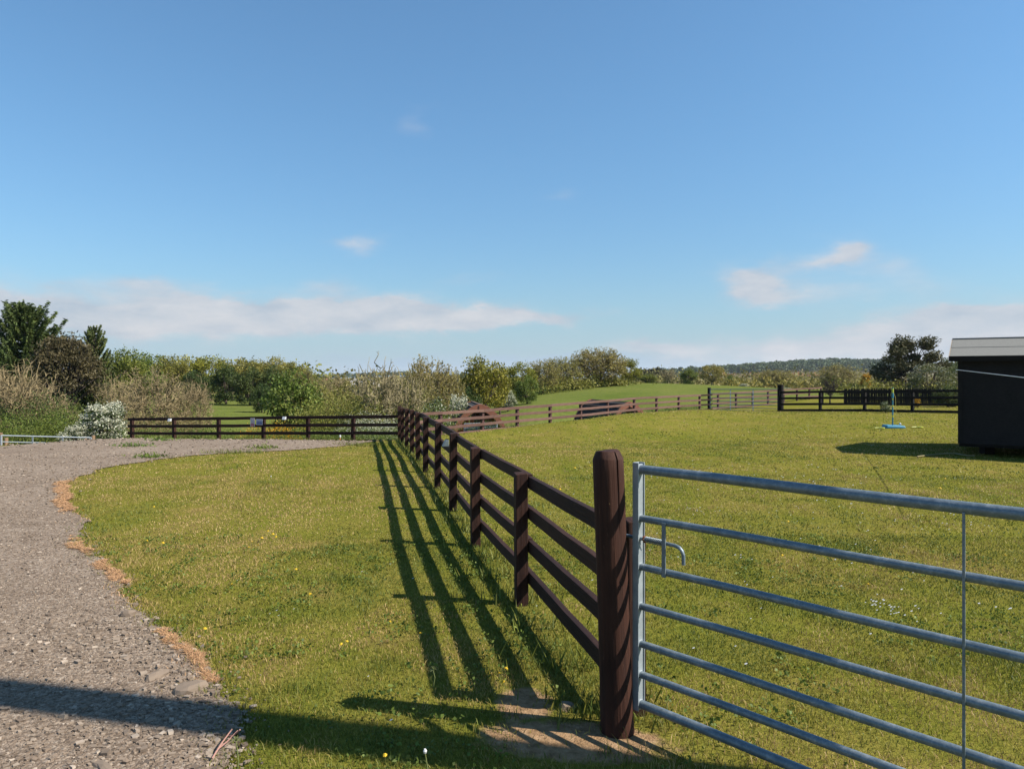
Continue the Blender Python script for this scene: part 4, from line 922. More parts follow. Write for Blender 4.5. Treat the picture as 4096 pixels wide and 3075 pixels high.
def limbs(name, cent, base=.0, fork=.25, tr=.028, n_l=14, seed=0, fan=1.0, lean=(0, 0)):
    r = random.Random(seed); mb = MB(); f = Vector((lean[0], lean[1], fork)); mb.tube([(0, 0, -.06), (lean[0] * .3, lean[1] * .3, fork * .5), f], [tr * 1.35, tr * 1.05, tr * .9], 8)
    for c in cent[:n_l]:
        c = Vector(c); s = f * (1 - .25 * r.random()); m1 = s.lerp(c, .4) + Vector((r.uniform(-.03, .03), r.uniform(-.03, .03), .03)); m2 = s.lerp(c, .75) + Vector((r.uniform(-.02, .02), r.uniform(-.02, .02), .02))
        mb.tube([s, m1, m2, c], [tr * .55, tr * .36, tr * .22, tr * .08], 5, False)
        for q in range(2):
            e = c + Vector((r.uniform(-.12, .12), r.uniform(-.12, .12), r.uniform(-.02, .13))); mb.tube([m1 if q else m2, e.lerp(m2, .4), e], [tr * .2, tr * .13, tr * .04], 4, False)
    return mb.mesh(name, True)
def gen_broad(seed, nc=42, per=170, ls=.018, zlo=.22, flat=.85, flower=0, cr=(.10, .17), fork=.22, shape=1.0, opening=0.0):
    r = np.random.default_rng(seed); cent, rad = [], []
    while len(cent) < nc:
        d = rdir(1, r)[0]; q = r.uniform(.45, 1) ** .6
        p = np.array([d[0] * .5 * q, d[1] * .5 * q, (zlo + 1) / 2 + d[2] * (1 - zlo) / 2 * q])
        k = r.uniform(*cr); s = 1 - k * 1.0 / .5
        p[:2] *= max(.3, s) * (1 if p[2] > .5 else shape); p[2] = zlo + (p[2] - zlo) * (1 - k * .75 / (1 - zlo)) + k * .1
        cent.append(p); rad.append(k)
    V, C = clumps(cent, rad, per, ls, r, flat, flower=flower); order = sorted(range(nc), key=lambda i: -cent[i][2])
    return limbs('trunk', [cent[i] for i in order[::2]], fork=fork, seed=seed), leafmesh('crown', V, C)
def gen_spruce(seed, nb=130, ragged=.3, zlo=.10, pw=.75, step=16, ls=.030):
    r = np.random.default_rng(seed); rr = random.Random(seed); mb = MB(); mb.tube([(0, 0, -.05), (.004, 0, .5), (0, .004, .99)], [.022, .014, .002], 8)
    P, D, K = [], [], []
    for i in range(nb):
        z = zlo + (1 - zlo) * (i + rr.random()) / nb * .985; L = .5 * min((1 - z) ** pw, (1 - z) * 2.6) * rr.uniform(1 - ragged, 1.05) + .015; a = i * 2.399 + rr.uniform(-.3, .3)
        el = R(8) + R(38) * z + R(rr.uniform(-6, 10)); k = rr.gauss(0, .18); pts = []
        for t_ in np.linspace(0, 1, 5): h = L * t_; pts.append((math.cos(a) * h, math.sin(a) * h, z + h * math.tan(el) * .5 - .07 * math.sin(t_ * 2.6) * L * 2 + .30 * L * t_ ** 2.5))
        mb.tube(pts, [.006, .005, .004, .002, .001], 4, False); pts = np.array(pts)
        m = max(8, int(step * L / .3) * 15); tt = r.uniform(.12, 1.0, m) ** .8; b = np.stack([np.interp(tt, np.linspace(0, 1, 5), pts[:, j]) for j in range(3)], -1)
        out = np.array([math.cos(a), math.sin(a), .25]); sd_ = r.choice([-1, 1], m)[:, None] * np.array([-math.sin(a), math.cos(a), -.1]); w = (1 - tt * .75)[:, None]
        dd = out * .7 + sd_ * w + np.array([0, 0, -.45]) * r.random((m, 1)); dd /= np.linalg.norm(dd, axis=1, keepdims=True)
        P.append(b + dd * (w * L * .30) * r.random((m, 1)) + r.normal(0, .004, (m, 3))); D.append(dd); K.append(np.full(m, k))
    P, D, K = np.concatenate(P), np.concatenate(D), np.concatenate(K); n = len(P)
    V = leaves(P, ls, r, .24, D, .35); col = np.stack([np.clip(.45 + K + r.normal(0, .2, n), 0, 1), np.clip(.5 + r.normal(0, .22, n), 0, 1), np.zeros(n), np.ones(n)], -1)
    return mb.mesh('trunk', True), leafmesh('crown', V, np.repeat(col, 4, 0))
def prisms(A, B, ra, rb):
    """tapered three sided sticks from A to B"""
    A, B = np.asarray(A), np.asarray(B); n = len(A); d = B - A; d /= np.linalg.norm(d, axis=1, keepdims=True) + 1e-9
    ref = np.where(np.abs(d[:, 2:3]) > .9, np.array([[1., 0, 0]]), np.array([[0, 0, 1.]])); u = np.cross(d, ref); u /= np.linalg.norm(u, axis=1, keepdims=True); v = np.cross(d, u)
    P = [C_ + (u * math.cos(a) + v * math.sin(a)) * np.asarray(rr_)[:, None] for C_, rr_ in ((A, ra), (B, rb)) for a in (0, 2.094, 4.189)]
    V = np.stack(P, 1).reshape(-1, 3); F_ = np.array([[0, 1, 4, 3], [1, 2, 5, 4], [2, 0, 3, 5]])[None] + (np.arange(n) * 6)[:, None, None]
    return V, F_.reshape(-1, 4)
def kmeans(P, k, r):
    c = P[r.choice(len(P), k, False)]
    for _ in range(8):
        l = ((P[:, None] - c[None]) ** 2).sum(-1).argmin(1); c = np.array([P[l == i].mean(0) if (l == i).any() else c[i] for i in range(k)])
    return l, c
def gen_bare(seed, tips=420, zc=.45, zr=.55, zmin=.12, fork=.2, k1=7, k2=6, thick=.022, twigs=6, tl=.06, buds=0, ls=.012, wob=.035, tw=.0016, trunk=True, inner=.55, drop=0.0):
    """leafless tree whose limbs divide towards tips filling a rounded crown"""
    r = np.random.default_rng(seed); P = []
    while len(P) < tips:
        d = rdir(1, r)[0]; q = r.uniform(inner ** 3, 1) ** (1 / 3) * (1 + .10 * math.sin(d[0] * 7 + seed) * math.sin(d[1] * 6 + d[2] * 5))
        p = np.array([d[0] * .46 * q, d[1] * .46 * q, zc + d[2] * zr * q])
        if p[2] > zmin and p[2] < 1.02: P.append(p)
    P = np.array(P); f0 = np.array([0, 0, fork]); T = MB()
    T.tube([(0, 0, -.05), (.006, -.004, fork * .6), tuple(f0)], [thick * 1.3, thick * 1.05, thick * .9], 8)
    SA, SB, RA, RB = [], [], [], []
    def path(a, b, ra, rb, n, w):
        pts = [a + (b - a) * t_ + (r.normal(0, w, 3) * math.sin(math.pi * t_) if 0 < t_ < 1 else 0) for t_ in np.linspace(0, 1, n + 1)]
        rad = np.linspace(ra, rb, n + 1)
        return pts, rad
    def add(pts, rad):
        for i in range(len(pts) - 1): SA.append(pts[i]); SB.append(pts[i + 1]); RA.append(rad[i]); RB.append(rad[i + 1])
    D1 = (P - f0) / np.linalg.norm(P - f0, axis=1, keepdims=True); l1, c1 = kmeans(D1, k1, r)
    for i in range(k1):
        Q = P[l1 == i]
        if len(Q) < 3: continue
        c = Q.mean(0); p1 = f0 + (c - f0) * .42 + np.array([0, 0, .015 - drop]); st = f0 * (1 - r.uniform(0, .35)); pts, rad = path(st, p1, thick * .62, thick * .42, 3, wob * .7)
        T.tube([tuple(p) for p in pts], list(rad), 6, False)
        kk = min(k2, len(Q)); l2, c2 = kmeans(Q, kk, r)
        for j in range(kk):
            S_ = Q[l2 == j]
            if not len(S_): continue
            p2 = p1 + (S_.mean(0) - p1) * .55; pts, rad = path(pts[-2] if r.random() < .4 else p1, p2, thick * .34, thick * .20, 3, wob)
            T.tube([tuple(p) for p in pts], list(rad), 5, False)
            for tip in S_:
                q_, rd_ = path(p2 if r.random() < .6 else pts[2], tip, thick * .15, tw * 1.3, 4, wob * .8); add(q_, rd_)
                for k in range(twigs):
                    b = q_[r.integers(2, 5)]; dd = (tip - f0) / np.linalg.norm(tip - f0) * .55 + rdir(1, r)[0]; dd /= np.linalg.norm(dd)
                    e = b + dd * tl * r.uniform(.5, 1.2); m_ = (b + e) / 2 + r.normal(0, tl * .1, 3); add([b, m_, e], [tw * 1.1, tw, tw * .6])
    V, F_ = prisms(SA, SB, RA, RB); out = [T.mesh('trunk', True), mesh_np('twigs', V, F_, np.full(len(F_), 4))]
    if buds:
        E = np.array(SB); k = np.array(RB) < tw * 1.0; E = E[k]; C_ = np.repeat(E, buds, 0) + r.normal(0, .008, (len(E) * buds, 3)); n = len(C_); V = leaves(C_, ls, r, .6)
        out.append(leafmesh('crown', V, np.repeat(np.stack([np.clip(.5 + r.normal(0, .28, n), 0, 1), np.clip(.5 + r.normal(0, .25, n), 0, 1), np.zeros(n), np.ones(n)], -1), 4, 0)))
    return out
def gen_pads(seed, pads, per, ls, fork=.3, flat=.45, tr=.03):
    """crown of separate flat pads (x, y, z, radius) in unit space"""
    r = np.random.default_rng(seed); V, C = clumps([p[:3] for p in pads], [p[3] for p in pads], per, ls, r, flat, aspect=.38, up=.5, hollow=.2)
    return limbs('trunk', [p[:3] for p in pads], fork=fork, tr=tr, n_l=len(pads), seed=seed), leafmesh('crown', V, C)

BARK = plain('grey brown bark', (.12, .085, .06), .9, 0, .35, 14); BARKD = plain('dark bark', (.05, .035, .028), .9, 0, .3, 14)
TANW = plain('tan twig bark', (.33, .25, .125), .9, 0, .3, 6); GREYW = plain('grey olive twig bark', (.30, .245, .125), .9, 0, .3, 6)
L_ = dict(
 spruce=leafmat('spruce needles', (.050, .082, .022), (.145, .172, .044), transl=.12),
 pineb=leafmat('brownish pine needles', (.046, .040, .015), (.112, .088, .036), transl=.1),
 pined=leafmat('dark pine needles', (.055, .058, .022), (.150, .125, .050), transl=.1),
 green=leafmat('mid green leaves', (.085, .125, .020), (.195, .220, .036)),
 dark=leafmat('dark green leaves', (.035, .068, .015), (.095, .125, .028)),
 yellow=leafmat('yellow green leaves', (.145, .160, .016), (.290, .270, .034)),
 olive=leafmat('olive leaves', (.215, .200, .045), (.380, .320, .080)),
 oliveg=leafmat('olive green leaves', (.155, .165, .030), (.300, .270, .055)),
 tan=leafmat('tan buds', (.170, .140, .050), (.300, .240, .095)),
 haw=leafmat('hawthorn leaves with white blossom', (.045, .080, .018), (.100, .135, .035), flower=(.78, .77, .58)),
 hawg=leafmat('pale hawthorn leaves', (.090, .110, .030), (.170, .185, .065), flower=(.40, .40, .30)),
 gorse=leafmat('gorse with orange flowers', (.10, .10, .02), (.20, .16, .03), flower=(.80, .42, .02)),
 weed=leafmat('broad green weeds', (.085, .140, .022), (.185, .235, .045)),
 brown=leafmat('brown scrub', (.165, .155, .045), (.290, .255, .085)),
 far=leafmat('far wood leaves', (.048, .085, .026), (.095, .130, .042), transl=.1),
 red=leafmat('orange brown far scrub', (.35, .14, .04), (.5, .22, .06), transl=.1),
)
PROTO = {}
def proto(key, fn): PROTO[key] = fn
proto('spruceA', gen_spruce(3, 230, .40, .04, .50, 24, .017)); proto('spruceB', gen_spruce(8, 130, .55, .03, .64, 24, .019))
proto('broad1', gen_broad(11, 46, 170, .017)); proto('broad2', gen_broad(12, 38, 160, .019, zlo=.15)); proto('broad3', gen_broad(13, 30, 110, .020, zlo=.2, cr=(.09, .15)))
proto('low1', gen_broad(14, 40, 150, .021, zlo=.02, fork=.1)); proto('sparse', gen_broad(15, 60, 46, .013, zlo=.28, cr=(.07, .12), fork=.2))
proto('haw', gen_broad(16, 60, 150, .017, zlo=.0, fork=.1, flower=.62, cr=(.08, .14))); proto('hawlite', gen_broad(17, 44, 130, .018, zlo=.02, fork=.1, flower=.22))
proto('bush', gen_bare(21, 420, .30, .70, .03, .06, 10, 6, .024, 5, .085, 1, .0070, .030, .0024, inner=.35)); proto('bush2', gen_bare(22, 330, .30, .70, .05, .06, 9, 6, .022, 5, .095, 1, .0070, .036, .0026, inner=.3))
proto('bare', gen_bare(23, 150, .60, .40, .26, .26, 5, 5, .036, 3, .085, 0, .01, .055, .0046, inner=.3)); proto('bud', gen_bare(24, 430, .54, .46, .14, .2, 7, 6, .022, 5, .06, 3, .012, .035, .0026, inner=.4))
proto('bud2', gen_bare(25, 460, .54, .46, .14, .2, 7, 7, .022, 5, .055, 4, .012, .025, .0022, inner=.4))
rp = random.Random(5)
dome = [(.36 * math.cos(a) * q, .36 * math.sin(a) * q, .42 + .50 * math.sqrt(max(0, 1 - q * q)) + rp.uniform(-.05, .03), rp.uniform(.10, .15)) for a, q in [(i * 2.4, math.sqrt((i + .5) / 46)) for i in range(46)]]
proto('dome', gen_pads(31, dome, 230, .017, .34, .55, .035))
_s = 0
def place(name, key, px, Y, top, wpx, label, leaf, bark=BARK, cat='tree', twig=None, group=None, sink=.0, rz=None, depth=1.0):
    global _s; _s += 1
    x = (px - 512) / F * Y; z0 = zg(x, Y) - sink; Hh = EYE - (top - HY) * Y / F - z0; Wd = wpx / F * Y
    e = empty(name, (x, Y, z0), label, cat, group, _s * 1.7 if rz is None else rz); e.scale = (Wd, Wd * depth, Hh)
    P = PROTO[key]
    for me in P:
        me2 = me
        nm = {'trunk': 'trunk', 'twigs': 'branches', 'crown': 'crown'}[me.name.split('.')[0]]
        o = bpy.data.objects.new(nm, me2); COL.objects.link(o); o.parent = e
        if not me.materials: me.materials.append(bark)
        o.material_slots[0].link = 'OBJECT'; o.material_slots[0].material = leaf if nm == 'crown' else (twig or bark)
    return e
T = place
# left side
T('spruce_tree', 'spruceA', 25, 45, 304, 108, 'tall dark green spruce at the far left rising highest of all the trees', L_['spruce'], BARKD)
T('spruce_tree', 'spruceB', 94, 42, 326, 60, 'smaller ragged spruce standing to the right of the brown pine', L_['spruce'], BARKD)
T('pine_tree', 'dome', 66, 40, 337, 82, 'brownish domed pine squeezed between the two spruces', L_['pineb'], BARKD)
T('bare_bush', 'bush', 18, 32, 359, 104, 'wide tan leafless bush below the tall spruce at the left edge', L_['tan'], TANW, 'bush')
T('bare_bush', 'bush2', 60, 34, 392, 44, 'low tan leafless bush left of the white blossoming hawthorn', L_['tan'], TANW, 'bush')
T('bare_bush', 'bush', 152, 34, 366, 86, 'broad tan leafless bush rising behind the left end of the yard fence', L_['tan'], TANW, 'bush', rz=2.2)
T('bare_bush', 'bush2', 192, 36, 375, 50, 'thin tan leafless bush leaning over the field behind the yard fence', L_['tan'], TANW, 'bush')
T('bare_bush', 'bush2', 120, 37, 372, 50, 'brown leafless bush between the small spruce and the broad tan bush', L_['olive'], TANW, 'bush')
T('hawthorn_bush', 'haw', 103, 27.2, 400, 62, 'large hawthorn bush covered in white blossom left of the yard fence', L_['haw'], BARKD, 'bush')
T('hawthorn_bush', 'haw', 76, 26.4, 424, 36, 'low spray of white hawthorn blossom above the sunken gate', L_['haw'], BARKD, 'bush')
T('broadleaf_tree', 'broad1', 120, 62, 347, 60, 'mid green round topped tree right behind the small spruce', L_['green'])
T('broadleaf_tree', 'broad2', 144, 72, 353, 52, 'green tree second behind the small spruce toward the right', L_['green'])
T('broadleaf_tree', 'low1', 44, 50, 352, 80, 'dark tree filling the gap behind the spruce and brown pine', L_['dark'], BARKD)
T('broadleaf_tree', 'low1', 4, 50, 345, 60, 'dark green tree behind the tall spruce at the left edge', L_['dark'], BARKD)
band = [(168, 92, 354, 52, 'broad1', 'oliveg', 'olive green tree first of the woodland edge right of the small spruce'), (190, 96, 353, 44, 'broad3', 'olive', 'pale thin leaved tree poking highest from the left woodland edge'),
        (210, 92, 356, 54, 'broad2', 'yellow', 'yellow green tree in the middle of the left woodland edge'), (232, 95, 356, 48, 'broad3', 'olive', 'brownish thin tree in the left woodland edge right of the yellow green one'),
        (252, 90, 358, 54, 'broad1', 'oliveg', 'dark olive tree above the field in the left woodland edge'), (276, 92, 357, 46, 'broad2', 'olive', 'buff twiggy tree near the right part of the left woodland edge'),
        (296, 90, 360, 46, 'broad3', 'oliveg', 'olive tree next to last in the left woodland edge'), (304, 86, 367, 26, 'bud2', 'olive', 'last low tree at the right end of the left woodland edge')]
for px, Y, tp, w, ky, lf, lab in band: T('broadleaf_tree', ky, px, Y, tp, w, lab, L_[lf], group='trees of the left woodland edge')
for px, Y, tp, w, lab in ((196, 80, 371, 36, 'dark green tree above the left part of the hidden field'), (226, 76, 364, 40, 'broad dark green tree in shade at the back of the hidden field'), (250, 73, 368, 40, 'dark green tree just left of the round green bush tree'), (272, 74, 366, 34, 'dark green tree partly behind the round green bush tree')):
    T('broadleaf_tree', 'low1', px, Y, tp, w, lab, L_['dark'], group='dark trees round the hidden field')
T('broadleaf_tree', 'low1', 291, 34, 371, 72, 'dense round dark green tree just behind the two warning signs', L_['green'], rz=.6)
T('broadleaf_tree', 'low1', 262, 60, 384, 26, 'shaded green bush at the right end of the hidden field', L_['dark'])
T('olive_bush', 'sparse', 324, 37, 386, 44, 'loose olive green bush right of the round green tree', L_['oliveg'], TANW, 'bush')
T('olive_bush', 'low1', 346, 40, 384, 44, 'olive bush under the twisted bare tree', L_['oliveg'], BARK, 'bush')
T('bare_bush', 'bush', 333, 66, 374, 54, 'distant tan bush below the pale barn roof', L_['tan'], TANW, 'bush')
T('broadleaf_tree', 'low1', 316, 58, 383, 34, 'small olive tree between the round green tree and tan bush', L_['oliveg'])
T('bare_tree', 'bare', 377, 30, 352, 52, 'twisted grey leafless tree left of the fence corner', L_['tan'], GREYW, rz=.4)
T('bare_tree', 'bare', 406, 31, 363, 44, 'lower gnarled leafless tree directly above the fence corner', L_['tan'], GREYW, rz=2.9)
T('budding_tree', 'bud2', 430, 44, 353, 64, 'spreading tree with sparse yellowish buds right of the fence corner', L_['olive'], GREYW)
T('budding_tree', 'bud', 414, 46, 368, 50, 'dull olive budding tree behind the fence corner', L_['olive'], GREYW)
T('budding_tree', 'bud2', 450, 44, 366, 36, 'slim budding tree tucked against the yellow green oak', L_['olive'], GREYW)
T('olive_bush', 'low1', 374, 38, 388, 56, 'brown olive scrubby bush round the foot of the bare tree', L_['brown'], BARK, 'bush')
T('olive_bush', 'low1', 412, 42, 386, 60, 'brown olive bush right behind the fence corner', L_['brown'], BARK, 'bush')
T('hawthorn_bush', 'haw', 460, 36.6, 392.5, 32, 'bright white blossoming hawthorn rising above the left pod', L_['haw'], BARKD, 'bush')
T('hawthorn_bush', 'hawlite', 436, 33, 397, 46, 'greenish hawthorn bush with scattered white blossom left of the pod', L_['haw'], BARKD, 'bush')
T('oak_tree', 'broad1', 483, 47, 355, 62, 'bright yellow green oak behind the left pod', L_['yellow'])
T('oak_tree', 'broad2', 500, 50, 366, 28, 'smaller yellow green oak against the right side of the bright oak', L_['yellow'])
T('hawthorn_bush', 'haw', 508, 52, 388, 20, 'small white hawthorn at the right foot of the bright oak', L_['haw'], BARKD, 'bush')
T('broadleaf_tree', 'low1', 470, 45, 388, 30, 'dark green bush below the bright oak', L_['dark'])
T('broadleaf_tree', 'broad2', 521, 62, 362, 38, 'yellow green tree at the start of the field hedge', L_['yellow'])
T('broadleaf_tree', 'low1', 527, 57, 376, 28, 'fresh green bush standing at the left end of the field hedge', L_['green'])
T('budding_tree', 'bud2', 543, 70, 357, 42, 'buff budding tree in the field hedge left of the tallest round tree', L_['olive'], GREYW)
T('budding_tree', 'bud2', 563, 73, 355, 44, 'pale budding tree touching the left side of the tallest round tree', L_['olive'], GREYW)
T('round_tree', 'bud2', 597, 76, 345, 70, 'tallest round headed tree with visible branches in the field hedge', L_['olive'], GREYW, rz=1.0)
T('round_tree', 'sparse', 600, 77, 350, 66, 'thin olive tree behind the tallest round headed tree', L_['olive'], GREYW)
T('broadleaf_tree', 'broad2', 628, 78, 358, 34, 'yellow green tree ending the field hedge on the right', L_['yellow'])
T('broadleaf_tree', 'low1', 575, 74, 378, 36, 'green bush below the pale budding tree in the field hedge', L_['oliveg'])
T('broadleaf_tree', 'low1', 612, 77, 378, 36, 'green bush below the tallest round headed tree', L_['oliveg'])
T('broadleaf_tree', 'low1', 648, 98, 373.5, 26, 'low green bush on the crest just right of the field hedge', L_['green'])
T('bare_tree', 'bare', 668, 110, 366, 20, 'small pale leafless tree on the field crest', L_['tan'], GREYW)
T('broadleaf_tree', 'low1', 689, 98, 368, 23, 'compact round dark green tree alone on the field crest', L_['green'])
T('budding_tree', 'broad3', 712, 100, 363, 30, 'pale yellow green tree right of the compact dark one on the crest', L_['olive'], GREYW)
T('broadleaf_tree', 'low1', 731, 108, 375, 16, 'small dull green bush below the far wooded ridge', L_['green'])
T('hawthorn_bush', 'haw', 744, 92, 383, 12, 'tiny white hawthorn bush behind the crest above the distant gate', L_['haw'], BARKD, 'bush')
T('budding_tree', 'bud2', 776, 100, 368, 48, 'broad brownish olive tree above the right end of the distant gate', L_['olive'], GREYW)
T('hawthorn_bush', 'haw', 786, 86, 387, 14, 'low pale blossoming bush right of the thick black gate post', L_['haw'], BARKD, 'bush')
T('budding_tree', 'bud', 838, 90, 363, 46, 'wide twiggy brown tree left of the dark pine', L_['olive'], GREYW)
T('gorse_bush', 'haw', 866, 90, 372, 15, 'orange flowering gorse bush left of the dark pine', L_['gorse'], BARK, 'bush')
T('bare_tree', 'bare', 830, 46, 376, 18, 'forked young leafless tree beyond the near black fence', L_['tan'], BARKD, sink=0)
T('broadleaf_tree', 'low1', 852, 62, 383, 30, 'dull dark green bush left of the dark pine foot', L_['dark'])
T('hawthorn_bush', 'hawlite', 930, 58, 362, 52, 'pale green hawthorn tree between the dark pine and the shed', L_['hawg'], BARK, 'tree')
T('broadleaf_tree', 'broad3', 956, 70, 356, 40, 'pale green tree peeping out beside the shed roof', L_['hawg'])
T('broadleaf_tree', 'low1', 948, 37.5, 385.5, 36, 'dark green bush behind the black fence next to the shed', L_['dark'])
T('sapling', 'hawlite', 885.5, 31.8, 400.5, 13, 'small dark sapling with pale blossom in front of the black fence', L_['haw'], BARKD, 'sapling')
T('gorse_bush', 'haw', 917, 36.5, 397, 9, 'small yellow flowering bush behind the black fence near the shed', L_['gorse'], BARK, 'bush')
# dark pine on the right, laid out pad by pad
Yp = 62.0; xp = (909 - 512) / F * Yp; zp = zg(xp, Yp); Hp = EYE - (340 - HY) * Yp / F - zp; Wp = 70 / F * Yp
pads = []
for px, py, rp_ in [(904, 343, 9), (913, 345, 9), (922, 343.5, 9), (898, 347, 7), (926, 348, 7), (908, 350, 8), (894, 354, 8), (889, 361, 9), (900, 359, 8), (886, 369, 9), (897, 368, 9), (883, 378, 9), (894, 379, 10), (905, 374, 9), (904, 366, 7), (880, 387, 9),
                    (892, 389, 10), (904, 386, 9), (914, 358, 6), (928, 357, 8), (937, 360, 8), (942, 366, 6), (932, 367, 7), (878, 374, 6), (900, 352, 7), (915, 380, 8), (921, 363, 5)]:
    pads.append(((px - 909) / F * Yp / Wp, random.uniform(-.16, .16), (EYE - (py - HY) * Yp / F - zp) / Hp, rp_ / F * Yp / Wp))
PROTO['pineR'] = gen_pads(41, pads, 520, .022, .45, .70, .022)
T('pine_tree', 'pineR', 909, Yp, 340, 70, 'dark flat topped pine standing alone left of the shed', L_['pined'], BARKD, rz=0)

# scrub and hedges that read as one mass
def humps(lst, leaf, name, label, seed, ls=.07, dens=1.0, flower=0.0):
    r = np.random.default_rng(seed); Vs, Cs = [], []
    for px, Y, top, w in lst:
        x = (px - 512) / F * Y; z0 = zg(x, Y); Hh = max(.25, EYE - (top - HY) * Y / F - z0); a = w / F * Y / 2
        l = ls * max(.5, Y / 45)
        nc = 9; cent = [(x + r.normal(0, a * .5), Y + r.normal(0, min(a, 3) * .4), z0 + Hh * r.uniform(.15, .78)) for _ in range(nc)]
        per = min(1400, dens * .9 * (a * 2 * Hh) / (l * l) / nc)
        V, C = clumps(cent, [Hh * r.uniform(.25, .42) + a * .22 for _ in cent], per, l, r, .7 * min(1.3, Hh / max(a, .1)) if Hh < a else .9, flower=flower)
        Vs.append(V); Cs.append(C)
    return tag(link(name, leafmesh(name, np.concatenate(Vs), np.concatenate(Cs)), leaf), label, kind='stuff')
rs = random.Random(9)
humps([(px, 27.5 + rs.uniform(0, 2), 416 + rs.uniform(-7, 6), 22) for px in range(-5, 84, 9)], L_['green'], 'scrub', 'olive green undergrowth behind the sunken gate', 51, .045)
humps([(px, 30 + rs.uniform(0, 3), 404 + rs.uniform(-5, 4), 26) for px in range(-10, 70, 12)], L_['dark'], 'scrub', 'dark green undergrowth below the leafless bushes', 52, .05)
humps([(px, 25.9 - (px - 130) * .012 + rs.uniform(0, 1.2), 430 + rs.uniform(-4, 4), 14) for px in range(128, 400, 6)], L_['weed'], 'weeds', 'low green nettles and weeds along the yard fence', 53, .035, .8)
humps([(px, 28.5 + rs.uniform(0, 2), 418 + rs.uniform(-4, 4), 20) for px in range(118, 200, 10)], L_['tan'], 'dry_grass', 'tan dry grass tangled under the leafless bushes', 54, .04, .8)
humps([(px, 29 + rs.uniform(0, 3), 406 + rs.uniform(-6, 5), 26) for px in range(304, 402, 9)], L_['oliveg'], 'scrub', 'dull green scrub behind the right half of the yard fence', 55, .05)
humps([(px, 36 + rs.uniform(0, 4), 390 + rs.uniform(-7, 5), 30) for px in range(310, 452, 11)], L_['brown'], 'scrub', 'brown olive scrub filling the hollow behind the fence corner', 56, .06)
humps([(px, 27 + rs.uniform(0, 2), 419 + rs.uniform(-5, 6), 12) for px in range(348, 400, 7)], L_['haw'], 'cow_parsley', 'white flowered weeds behind the fence near the corner', 57, .03, .9, .5)
humps([(px, 30 + rs.uniform(0, 2.5), 407 + rs.uniform(-4, 4), 18) for px in range(404, 452, 8)], L_['green'], 'scrub', 'green undergrowth between the fence corner and the left pod', 58, .045)
humps([(px, 66 + (px - 520) * .09 + rs.uniform(0, 2), 381 + rs.uniform(-5, 4) - (px - 520) * .02, 20) for px in range(516, 640, 8)], L_['oliveg'], 'hedge', 'green hedge bottom along the rising field', 59, .06)
humps([(px, 118 + rs.uniform(0, 12), 375 + rs.uniform(-3, 2.5), 28) for px in range(636, 885, 9)], L_['brown'], 'scrub', 'brown scrub and low trees beyond the field crest', 60, .10)
humps([(px, 92 + rs.uniform(0, 12), 379 + rs.uniform(-3, 2.5), 22) for px in range(720, 885, 10)], L_['olive'], 'scrub', 'olive scrub just beyond the field crest', 61, .09)
humps([(px, 54 + rs.uniform(0, 6), 384 + rs.uniform(-3, 3), 26) for px in range(838, 975, 11)], L_['oliveg'], 'scrub', 'green scrub behind the picket fence', 62, .07)
humps([(px, 104 + rs.uniform(0, 10), 368 + rs.uniform(-4, 3), 30) for px in range(-20, 330, 13)], L_['oliveg'], 'woodland', 'olive woodland mass behind the left trees', 63, .12)
humps([(px, 140 + rs.uniform(0, 10), 376 + rs.uniform(-2, 2), 34) for px in range(300, 660, 14)], L_['brown'], 'woodland', 'brown woodland mass behind the middle trees', 64, .13)
humps([(242, 27.0, 430, 12), (250, 26.8, 427.5, 14), (258, 27, 428, 12), (268, 26.7, 423.5, 13), (276, 27, 424.5, 14), (283, 26.8, 427.5, 12), (291, 27, 429, 14), (300, 27.2, 431, 12), (256, 26.2, 433, 8), (276, 26, 433, 10), (295, 26.2, 434, 12)], L_['gorse'], 'gorse', 'orange flowering gorse showing through the yard fence', 65, .035, 1.0, .75)
humps([(px, 640 + rs.uniform(0, 60), 372.3 + rs.uniform(-.6, .6), 12) for px in (722, 730, 748, 756, 790, 797, 806, 815, 700)], L_['red'], 'gorse', 'orange gorse strip at the foot of the wooded ridge', 66, .05, .8)
# faded weeds at the pink fence foot
humps([(px, pf_at(px).y + .25, 0 * px + (HY + (EYE - zg(pf_at(px).x, pf_at(px).y) - rs.uniform(.12, .4)) * F / pf_at(px).y), 7) for px in list(range(470, 520, 6)) + list(range(590, 705, 5))], L_['weed'], 'weeds', 'weeds growing through the bottom rail of the faded fence', 67, .03, .8)

# far wooded ridge and hills
def farwood(cells, name, label, seed, leaf, size):
    r = np.random.default_rng(seed); Vs, Cs = [], []
    for x, y in cells:
        z = zg(x, y); h = size * r.uniform(.8, 1.25); n = 150; d = rdir(n, r); d[:, 2] = np.abs(d[:, 2]) * 1.25 - .25
        P = np.array([x, y, z + h * .28]) + d * np.array([h * .55, h * .55, h * .55]) * r.uniform(.8, 1.1, (n, 1)); Vs.append(leaves(P, h * .085, r, .8)); k = r.normal(0, .2)
        Cs.append(np.repeat(np.stack([np.clip(.5 + k + r.normal(0, .12, n), 0, 1), np.clip(.5 + r.normal(0, .2, n), 0, 1), np.zeros(n), np.ones(n)], -1), 4, 0))
    return tag(link(name, leafmesh(name, np.concatenate(Vs), np.concatenate(Cs)), leaf), label, kind='stuff')
cells = []
rw = random.Random(3)
for Y in np.arange(930, 1260, 20):
    for px in np.arange(655, 1040, 5.6):
        cells.append((((px + rw.uniform(-2.5, 2.5)) - 512) / F * Y, Y + rw.uniform(-9, 9)))
farwood(cells, 'woodland', 'blue green wood covering the far ridge on the right', 71, L_['far'], 12)
cells = [((px + rw.uniform(-2, 2) - 512) / F * Y, Y) for Y in (1460, 1500, 1540) for px in np.arange(300, 560, 4)]
